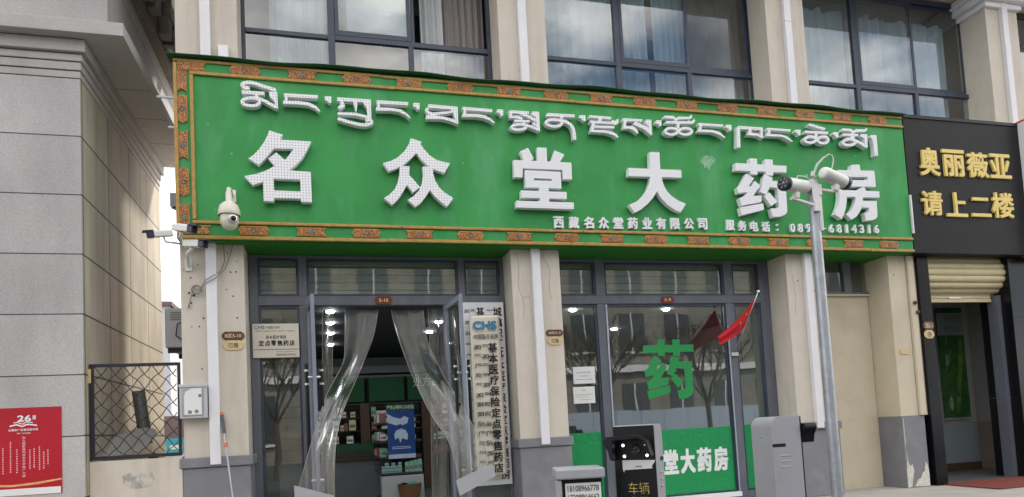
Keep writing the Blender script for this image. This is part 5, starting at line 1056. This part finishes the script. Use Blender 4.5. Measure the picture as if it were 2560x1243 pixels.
# window decals
yd = .4645
bc = MB(); sxx = (5.27-4.43); 
allp = [q for p in BIG['yao'] for q in p]; bx0, bx1, bz0, bz1 = min(q[0] for q in allp), max(q[0] for q in allp), min(q[1] for q in allp), max(q[1] for q in allp)
for i, p in enumerate(BIG['yao']): bc.prism([(4.43+(q[0]-bx0)/(bx1-bx0)*(5.26-4.43), 1.53+(q[1]-bz0)/(bz1-bz0)*(2.42-1.53)) for q in p], yd-.002-.0002*i, yd)
tag(bc.build('window_character', 'green_logo'), 'big green vinyl character on the shop window glass', 'window decal')
gf = thing('window_film', 'wide green film with white characters along the foot of the window', 'window film', (4.86, .46, .1))
MB().box(3.905, 5.815, yd-.002, yd, .15, 1.09).build('film', 'green_film', gf)
t = MB(); row(t, '名众堂大药房', 4.08, 5.72, .44, .80, yd-.0025, .05); t.build('lettering', 'white_text', gf)
tag(MB().box(3.215, 3.72, yd-.002, yd, .15, 1.115).build('window_film', 'green_film'), 'narrow green film on the left sidelight above the grey number box', 'window film', 'green window films')
tag(MB().box(6.0, 6.42, yd-.002, yd, .15, 1.10).build('window_film', 'green_film'), 'narrow green film on the right sidelight beside the grey machine back', 'window film', 'green window films')
def notice(x0, x1, z0, z1, lb, ls):
    n_ = MB().box(x0, x1, .444, .448, z0, z1); n_.cur = 1
    for a, c, z, h in ls: n_.box(x0+(x1-x0)*a, x0+(x1-x0)*c, .4425, .4438, z0+(z1-z0)*z, z0+(z1-z0)*(z+h))
    tag(n_.build('paper_notice', ['paper', 'ac']), lb, 'notice', 'paper notices on the glass')
notice(3.33, 3.66, 1.81, 2.05, 'upper white paper notice on the left window sidelight', [(.15,.8,.62,.08),(.25,.7,.42,.06),(.1,.85,.22,.06)])
notice(3.315, 3.64, 1.53, 1.765, 'lower white paper notice on the left window sidelight', [(.42,.56,.75,.1),(.1,.9,.5,.05),(.15,.7,.36,.05),(.3,.8,.2,.05)])
# flag
fg = thing('red_flag', 'small red flag with yellow stars on a thin pole at the window frame', 'flag', (5.9, .42, 2.15))
fb, ft_ = at(1835, 886, .418), at(1895, 730, -.12)
MB().tube([fb, ft_], .008, 8).box(fb.x-.06, fb.x+.06, .385, .42, fb.z-.025, fb.z+.025).build('pole', 'chrome', fg)
MB().lathe([(0,-.02),(.02,-.015),(.026,.0),(.02,.015),(0,.02)], at(1895.5, 729, -.12), n=14).build('finial', 'white', fg)
def hp(f): return ft_+(fb-ft_)*(.06+.52*f)
f0, f1 = at(1796, 842, .02), at(1799, 862, .06)
def flagf(u, v):
    p = hp(u)*(1-v)+(f0*(1-u)+f1*u)*v
    p = p+Vector((0, .035*math.sin(u*9+v*2)*(v**.6)*(1-.4*v)-.03*math.sin(v*3.14), -.035*math.sin(v*3.14)*(1-.55*u)))
    return p
MB().grid(flagf, 26, 26).build('cloth', 'flag_red', fg)
fg.children[-1].modifiers.new('thick', 'SOLIDIFY').thickness = .002
def star(mb, u, v, r_):
    c = flagf(u, v); du = (flagf(u+.02, v)-c).normalized(); dv = (flagf(u, v+.02)-c); nn = du.cross(dv).normalized()
    if nn.y > 0: nn = -nn
    e1 = Vector((1, 0, .4)).normalized(); e1 = (e1-nn*e1.dot(nn)).normalized(); e2 = nn.cross(e1)
    vs = [c+nn*.006+(e1*math.cos(k*math.pi/5)+e2*math.sin(k*math.pi/5))*(r_ if k % 2 == 0 else r_*.42) for k in range(10)]+[c+nn*.006]
    mb.add(vs, [(k, (k+1) % 10, 10) for k in range(10)])
st_ = MB(); star(st_, .30, .22, .024); star(st_, .42, .40, .036); star(st_, .75, .26, .022); st_.build('stars', 'flag_gold', fg)
# red poster on the stone building
rp_ = thing('red_wall_poster', 'red poster headed 26 with columns of pale writing on the stone wall', 'poster', (-3.2, -.17, .8))
yr = YC-.006
MB().box(-3.75, -2.827, yr, YC-.001, .80, 1.737).build('sheet', 'red_poster', rp_)
MB().box(-3.75, -2.84, yr-.001, yr-.0002, .802, .872).build('white_foot', 'paper', rp_)
MB().prism([(-3.75,.90),(-3.5,.93),(-3.3,.915),(-3.1,.93),(-2.83,.96),(-2.83,.945),(-3.05,.91),(-3.3,.895),(-3.5,.905),(-3.75,.874)], yr-.001, yr-.0002).build('gold_wave', 'red_wave', rp_)
t = MB(); put_text(t, '26', -3.245, -3.115, 1.585, 1.655, yr-.0005, .001, .05); put_text(t, '届', -3.105, -3.07, 1.605, 1.65, yr-.0005, .001, .03)
t.ribbon([(-3.315,1.54),(-3.25,1.555),(-3.2,1.535),(-3.15,1.555),(-3.06,1.54)], .014, False, yr-.0012, yr-.0004); t.ribbon([(-3.28,1.575),(-3.24,1.58),(-3.2,1.56),(-3.16,1.58),(-3.1,1.572)], .009, False, yr-.0012, yr-.0004)
row(t, '全国推广普通话宣传周', -3.33, -3.05, 1.487, 1.51, yr-.0005, .04); row(t, '推广普通话', -3.25, -3.12, 1.455, 1.468, yr-.0005, .03)
t.build('heading', 'white_text', rp_)
t = MB(); column(t, '加大国家通用语言文字推广力度', -3.185, .03, 1.43, .99, yr-.0005, .04)
for x, za, n in ((-3.31,1.36,14),(-3.25,1.28,11),(-3.13,1.27,9),(-3.09,1.28,9),(-3.04,1.3,11),(-3.0,1.24,8),(-2.96,1.26,7),(-3.38,1.30,12),(-3.44,1.26,10)):
    for k in range(n): t.box(x-.006, x+.006, yr-.001, yr-.0003, za-k*.024, za-k*.024+.014)
t.build('lettering', 'pink_text', rp_)

# ================================================================== roadside machines (local frames, then placed)
def barrier_post(name, label, p, yawd, paper):
    t_ = thing(name, label, 'barrier camera', group='grey barrier camera posts')
    W2, D2, H = .16, .165, 1.365
    # side outline (y, z): rounded shoulders; front is -y
    prof = [(-D2,.02),(-D2,H-.005),(-D2+.004,H)]+[(D2-.10+.10*math.sin(R(a)), H-.10+.10*math.cos(R(a))) for a in range(0, 91, 15)]+[(D2,.02)]
    b_ = MB(); n = len(prof); vs = [(-W2,y,z) for y, z in prof]+[(W2,y,z) for y, z in prof]
    b_.add(vs, [tuple(range(n))[::-1], tuple(range(n, 2*n))]+[(i, (i+1) % n, (i+1) % n+n, i+n) for i in range(n)])
    b_.cur = 1
    for sx_ in (-1, 1):
        b_.box(sx_*W2-.002, sx_*W2+.002, D2-.15, D2-.001, H-.295, H-.262)
    b_.build('body', ['machine', 'black'], t_, bevel=.008)
    for sx_ in (-1, 1):
        for k in range(3): MB().box(sx_*W2-.004, sx_*W2+.009, -.035, .085, H-.39-k*.055, H-.372-k*.055).build('vent_slat', 'machine', t_, bevel=.006)
    MB().prism([(-W2-.001,.12),(W2-.001,.12),(W2-.001,H-.006),(-W2-.001,H-.006)], -D2-.014, -D2-.001).build('front_panel', 'black', t_, bevel=.004)
    MB().prism([(-W2-.055,H-.095),(-W2-.06,H-.125),(-W2-.02,H-.19),(-W2-.006,H-.26),(-W2+.02,H-.27),(-W2+.02,H-.115),(W2-.1,H-.105),(W2-.06,H-.13),(W2-.02,H-.24),(W2-.006,H-.24),(W2-.035,H-.115),(W2-.09,H-.075),(-W2-.03,H-.08)], -D2-.15, -D2-.015).build('hood', 'black', t_, bevel=.008)
    MB().lathe([(.042,0),(.042,.012),(.034,.014),(.03,.006),(.016,.005),(0,.008)], (.01,-D2-.015,H-.185), (0,-1,0), 30).build('lens', 'lensm', t_)
    l_ = MB()
    for x, z in ((-.088,H-.155),(.092,H-.155),(-.082,H-.24),(.096,H-.238)): l_.lathe([(.0115,0),(.010,.005),(0,.006)], (x,-D2-.015,z), (0,-1,0), 14)
    l_.build('light_spots', 'spot', t_)
    if paper:
        MB().prism([(-.10,H-.27),(-.10,H-.345),(-.092,H-.365),(-.085,H-.347),(.13,H-.338),(.128,H-.318),(.145,H-.298),(.157,H-.275)], -D2-.0165, -D2-.0145).build('paper_strip', 'paper', t_)
        q = MB(); row(q, '请减速慢行', 0, .055, H-.328, H-.315, -D2-.0167, .02, .0005); q.build('lettering', 'grey_text', t_)
        q = MB(); row(q, '车辆', -.07, .10, H-.535, H-.445, -D2-.0145, -.02, .0008); row(q, '出场', -.07, .10, H-.65, H-.555, -D2-.0145, -.02, .0008); q.build('display_characters', 'ledtext', t_)
    MB().lathe([(.008,0),(.008,.01),(0,.011)], (.0, D2, H-.19), (0,1,0), 10).build('key_lock', 'chrome', t_)
    t_.location = p; t_.rotation_euler = (0, 0, R(yawd)); return t_
barrier_post('barrier_camera_post', 'grey barrier camera post with black lit front facing left', Vector((2.385, -3.55, -.15)), -37, True)
barrier_post('barrier_camera_post', 'grey barrier camera post turned away showing its plain back and side', Vector((4.27, -2.7, -.15)), 91, False)
gb_ = thing('barrier_housing', 'low grey barrier box with two phone numbers on white paper', 'barrier box')
MB().box(-.17, .17, -.12, .16, .0, .985).build('body', 'machine', gb_, bevel=.01)
MB().box(-.185, .185, -.20, .17, .987, 1.065).box(-.185, -.14, -.185, -.121, .3, .986).build('hood', 'machine', gb_, bevel=.012)
MB().box(-.139, .165, -.15, -.121, .25, .986).build('front_panel', 'black', gb_)
MB().box(-.115, .155, -.156, -.151, .80, .955).build('number_paper', 'paper', gb_)
q = MB(); put_text(q, '18108966778', -.098, .138, .892, .938, -.1565, .0008, .03); put_text(q, '17308964662', -.098, .138, .825, .871, -.1565, .0008, .03); q.build('digits', 'grey_text', gb_)
MB().box(-.09, .11, -.155, -.151, .45, .78).build('screen', 'shelf', gb_)
gb_.location = (1.83, -3.6, -.15); gb_.rotation_euler = (0, 0, R(-14))
# camera pole
pl = thing('camera_pole', 'galvanised steel pole carrying two white cameras before the right end of the sign', 'pole')
PX, PY = 4.27, -3.5
pl.location = (PX, PY, -.15)
MB().tube([(PX,PY,-.15),(PX,PY,3.33)], .052, 16, r2=.044).build('shaft', 'steel', pl)
MB().box(PX-.055, PX+.02, PY-.062, PY-.048, 3.02, 3.31).box(PX+.02, PX+.05, PY-.05, PY-.04, 2.85, 3.22).build('clamp_plate', 'chrome', pl, bevel=.004)
MB().box(PX-.13, PX+.13, PY-.13, PY+.13, -.149, -.13).build('base_plate', 'steel', pl)
def round_cam(label, p, yawd, tilt, cap_back):
    t_ = thing('tube_camera', label, 'security camera', group='white cameras on the pole')
    prof = [(0,.195),(.035,.195),(.050,.185),(.057,.16),(.059,-.10),(.059,-.105)] 
    MB().lathe([(a, b_) for a, b_ in prof], (0,0,0), (0,1,0), 28).build('shell', 'camwhite', t_)
    MB().lathe([(.0595,.105),(.062,.11),(.063,.15),(.05,.158),(0,.158)], (0,0,0), (0,-1,0), 28).build('front_cap', 'navy', t_)
    l_ = MB()
    for k in range(6): a = k*math.pi/3; l_.lathe([(.012,0),(.01,.003),(0,.003)], (.036*math.cos(a),-.158,.036*math.sin(a)), (0,-1,0), 10)
    l_.lathe([(.02,0),(.016,.004),(0,.004)], (0,-.158,0), (0,-1,0), 14); l_.build('lens_ring', 'tube', t_)
    MB().prism([(-.03,-.066),(.03,-.066),(.016,-.12),(-.016,-.12)], -.02, .04).build('foot', 'camwhite', t_, bevel=.006)
    t_.location = p; t_.rotation_euler = (R(tilt), 0, R(yawd)); return t_
k1 = at(1985, 463, -3.58); k2 = at(2090, 447, -3.55)
q1 = round_cam('white tube camera left of the pole with black face turned left', k1, -72, 3, True)
camera_arm(q1, [k1+Vector((-.04,0,-.12)), k1+Vector((.05,.02,-.13)), Vector((PX-.03,PY-.05,k1.z-.17))], .017, plate=(PX-.045,PX+.02,PY-.07,PY-.05,k1.z-.22,k1.z-.12))
q2 = round_cam('white tube camera right of the pole seen from behind', k2, 106, 9, True)
camera_arm(q2, [k2+Vector((.0,0,-.11)), k2+Vector((-.06,.0,-.12)), Vector((PX+.03,PY-.03,k2.z-.10))], .017, plate=(PX+.02,PX+.05,PY-.06,PY-.045,k2.z-.16,k2.z-.06))
wl = MB(); P_ = lambda x, y: at(x, y, -3.52)
wl.tube([P_(2037,445),P_(2036,432),P_(2044,412),P_(2058,396),P_(2072,386),P_(2080,388),P_(2084,400),P_(2080,420),P_(2068,436),P_(2056,440),P_(2050,440)], .006, 6)
wl.tube([P_(2032,446),P_(2033,432),P_(2042,410),P_(2060,392)], .005, 6); wl.tube([P_(2031,442),P_(2032,430)], .018, 8)
wl.tube([P_(2022,446),P_(2010,441),P_(1994,440),P_(1990,452),P_(1988,475)], .005, 6); wl.tube([P_(2016,444),P_(2017,436)], .004, 5); wl.tube([P_(2034,445),P_(2042,440)], .004, 5)
tag(wl.build('camera_wires', 'cablew'), 'loop of pale wires at the top of the camera pole', 'wires')

# ================================================================== across the street (seen in the glass)
ob = thing('opposite_building', 'cream clad building across the street mirrored in the shop glass', 'building', (4, -30, 0))
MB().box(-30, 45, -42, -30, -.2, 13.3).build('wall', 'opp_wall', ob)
MB().box(-30.5, 45.5, -42.5, -29.4, 13.302, 13.9).box(-30.2, 45.2, -29.998, -29.7, 4.3, 4.7).build('cornice', 'white', ob)
for k in range(22):
    x = -27+k*3.2
    for z0, z1 in ((1.0, 3.6), (5.6, 8.0), (9.2, 11.6)):
        w_ = MB().box(x, x+1.7, -29.999, -29.95, z0, z1).build('window', 'opp_dark', ob)
        MB().box(x+.81, x+.89, -29.949, -29.92, z0, z1).box(x-.1, x+1.8, -29.949, -29.85, z0-.15, z0-.005).build('frame', 'white', w_)
hf = MB()
for k in range(22): hf.box(6+k*1.3, 6+k*1.3+1.27, -22.03, -22, -.149, 1.75)
tag(hf.build('hoarding', 'blue_fence'), 'pale blue street hoarding mirrored low in the shop window', 'fence')
def tree(x, y, label, seed, h=5.2):
    t_ = thing('bare_tree', label, 'tree', (x, y, -.15), 'bare trees across the street'); rr = random.Random(seed)
    tk = MB(); cr = MB()
    tk.tube([(x,y,-.15),(x+.05,y,.8),(x-.03,y+.03,1.9)], .13, 8, r2=.09)
    def br(p, d, ln, r_, lv):
        q_ = p+d*ln*.5+Vector((rr.uniform(-.06,.06),rr.uniform(-.06,.06),rr.uniform(-.02,.06)))*ln; e = p+d*ln
        cr.tube([p, q_, e], r_, 5 if lv < 2 else 4, r2=r_*.55, caps=False)
        if lv < 4:
            for k in range(4 if lv < 2 else 3):
                nd = (d+Vector((rr.uniform(-.75,.75),rr.uniform(-.75,.75),rr.uniform(-.1,.5)))).normalized(); br(p+d*ln*rr.uniform(.55,1), nd, ln*rr.uniform(.58,.8), r_*.6, lv+1)
    for k in range(5):
        a = k*1.257+rr.uniform(-.3,.3); br(Vector((x-.03,y+.03,1.7+.05*k)), Vector((math.cos(a)*.6,math.sin(a)*.6,1)).normalized(), h*.27, .06, 0)
    tk.build('trunk', 'bark', t_); cr.build('crown', 'bark', t_)
for i, (x, y, lb) in enumerate(((5.4,-15,'bare tree mirrored behind the big green window character'),(10.5,-16,'bare tree mirrored at the right of the shop window'),(-1.8,-15,'bare tree mirrored in the left sidelight'),(2.0,-17,'bare tree mirrored above the open door'),(-6.5,-17,'bare tree mirrored at the left edge of the left sidelight'),(15,-15.5,'bare tree mirrored in the right window sidelight'))): tree(x, y, lb, 31+i, 6.4)
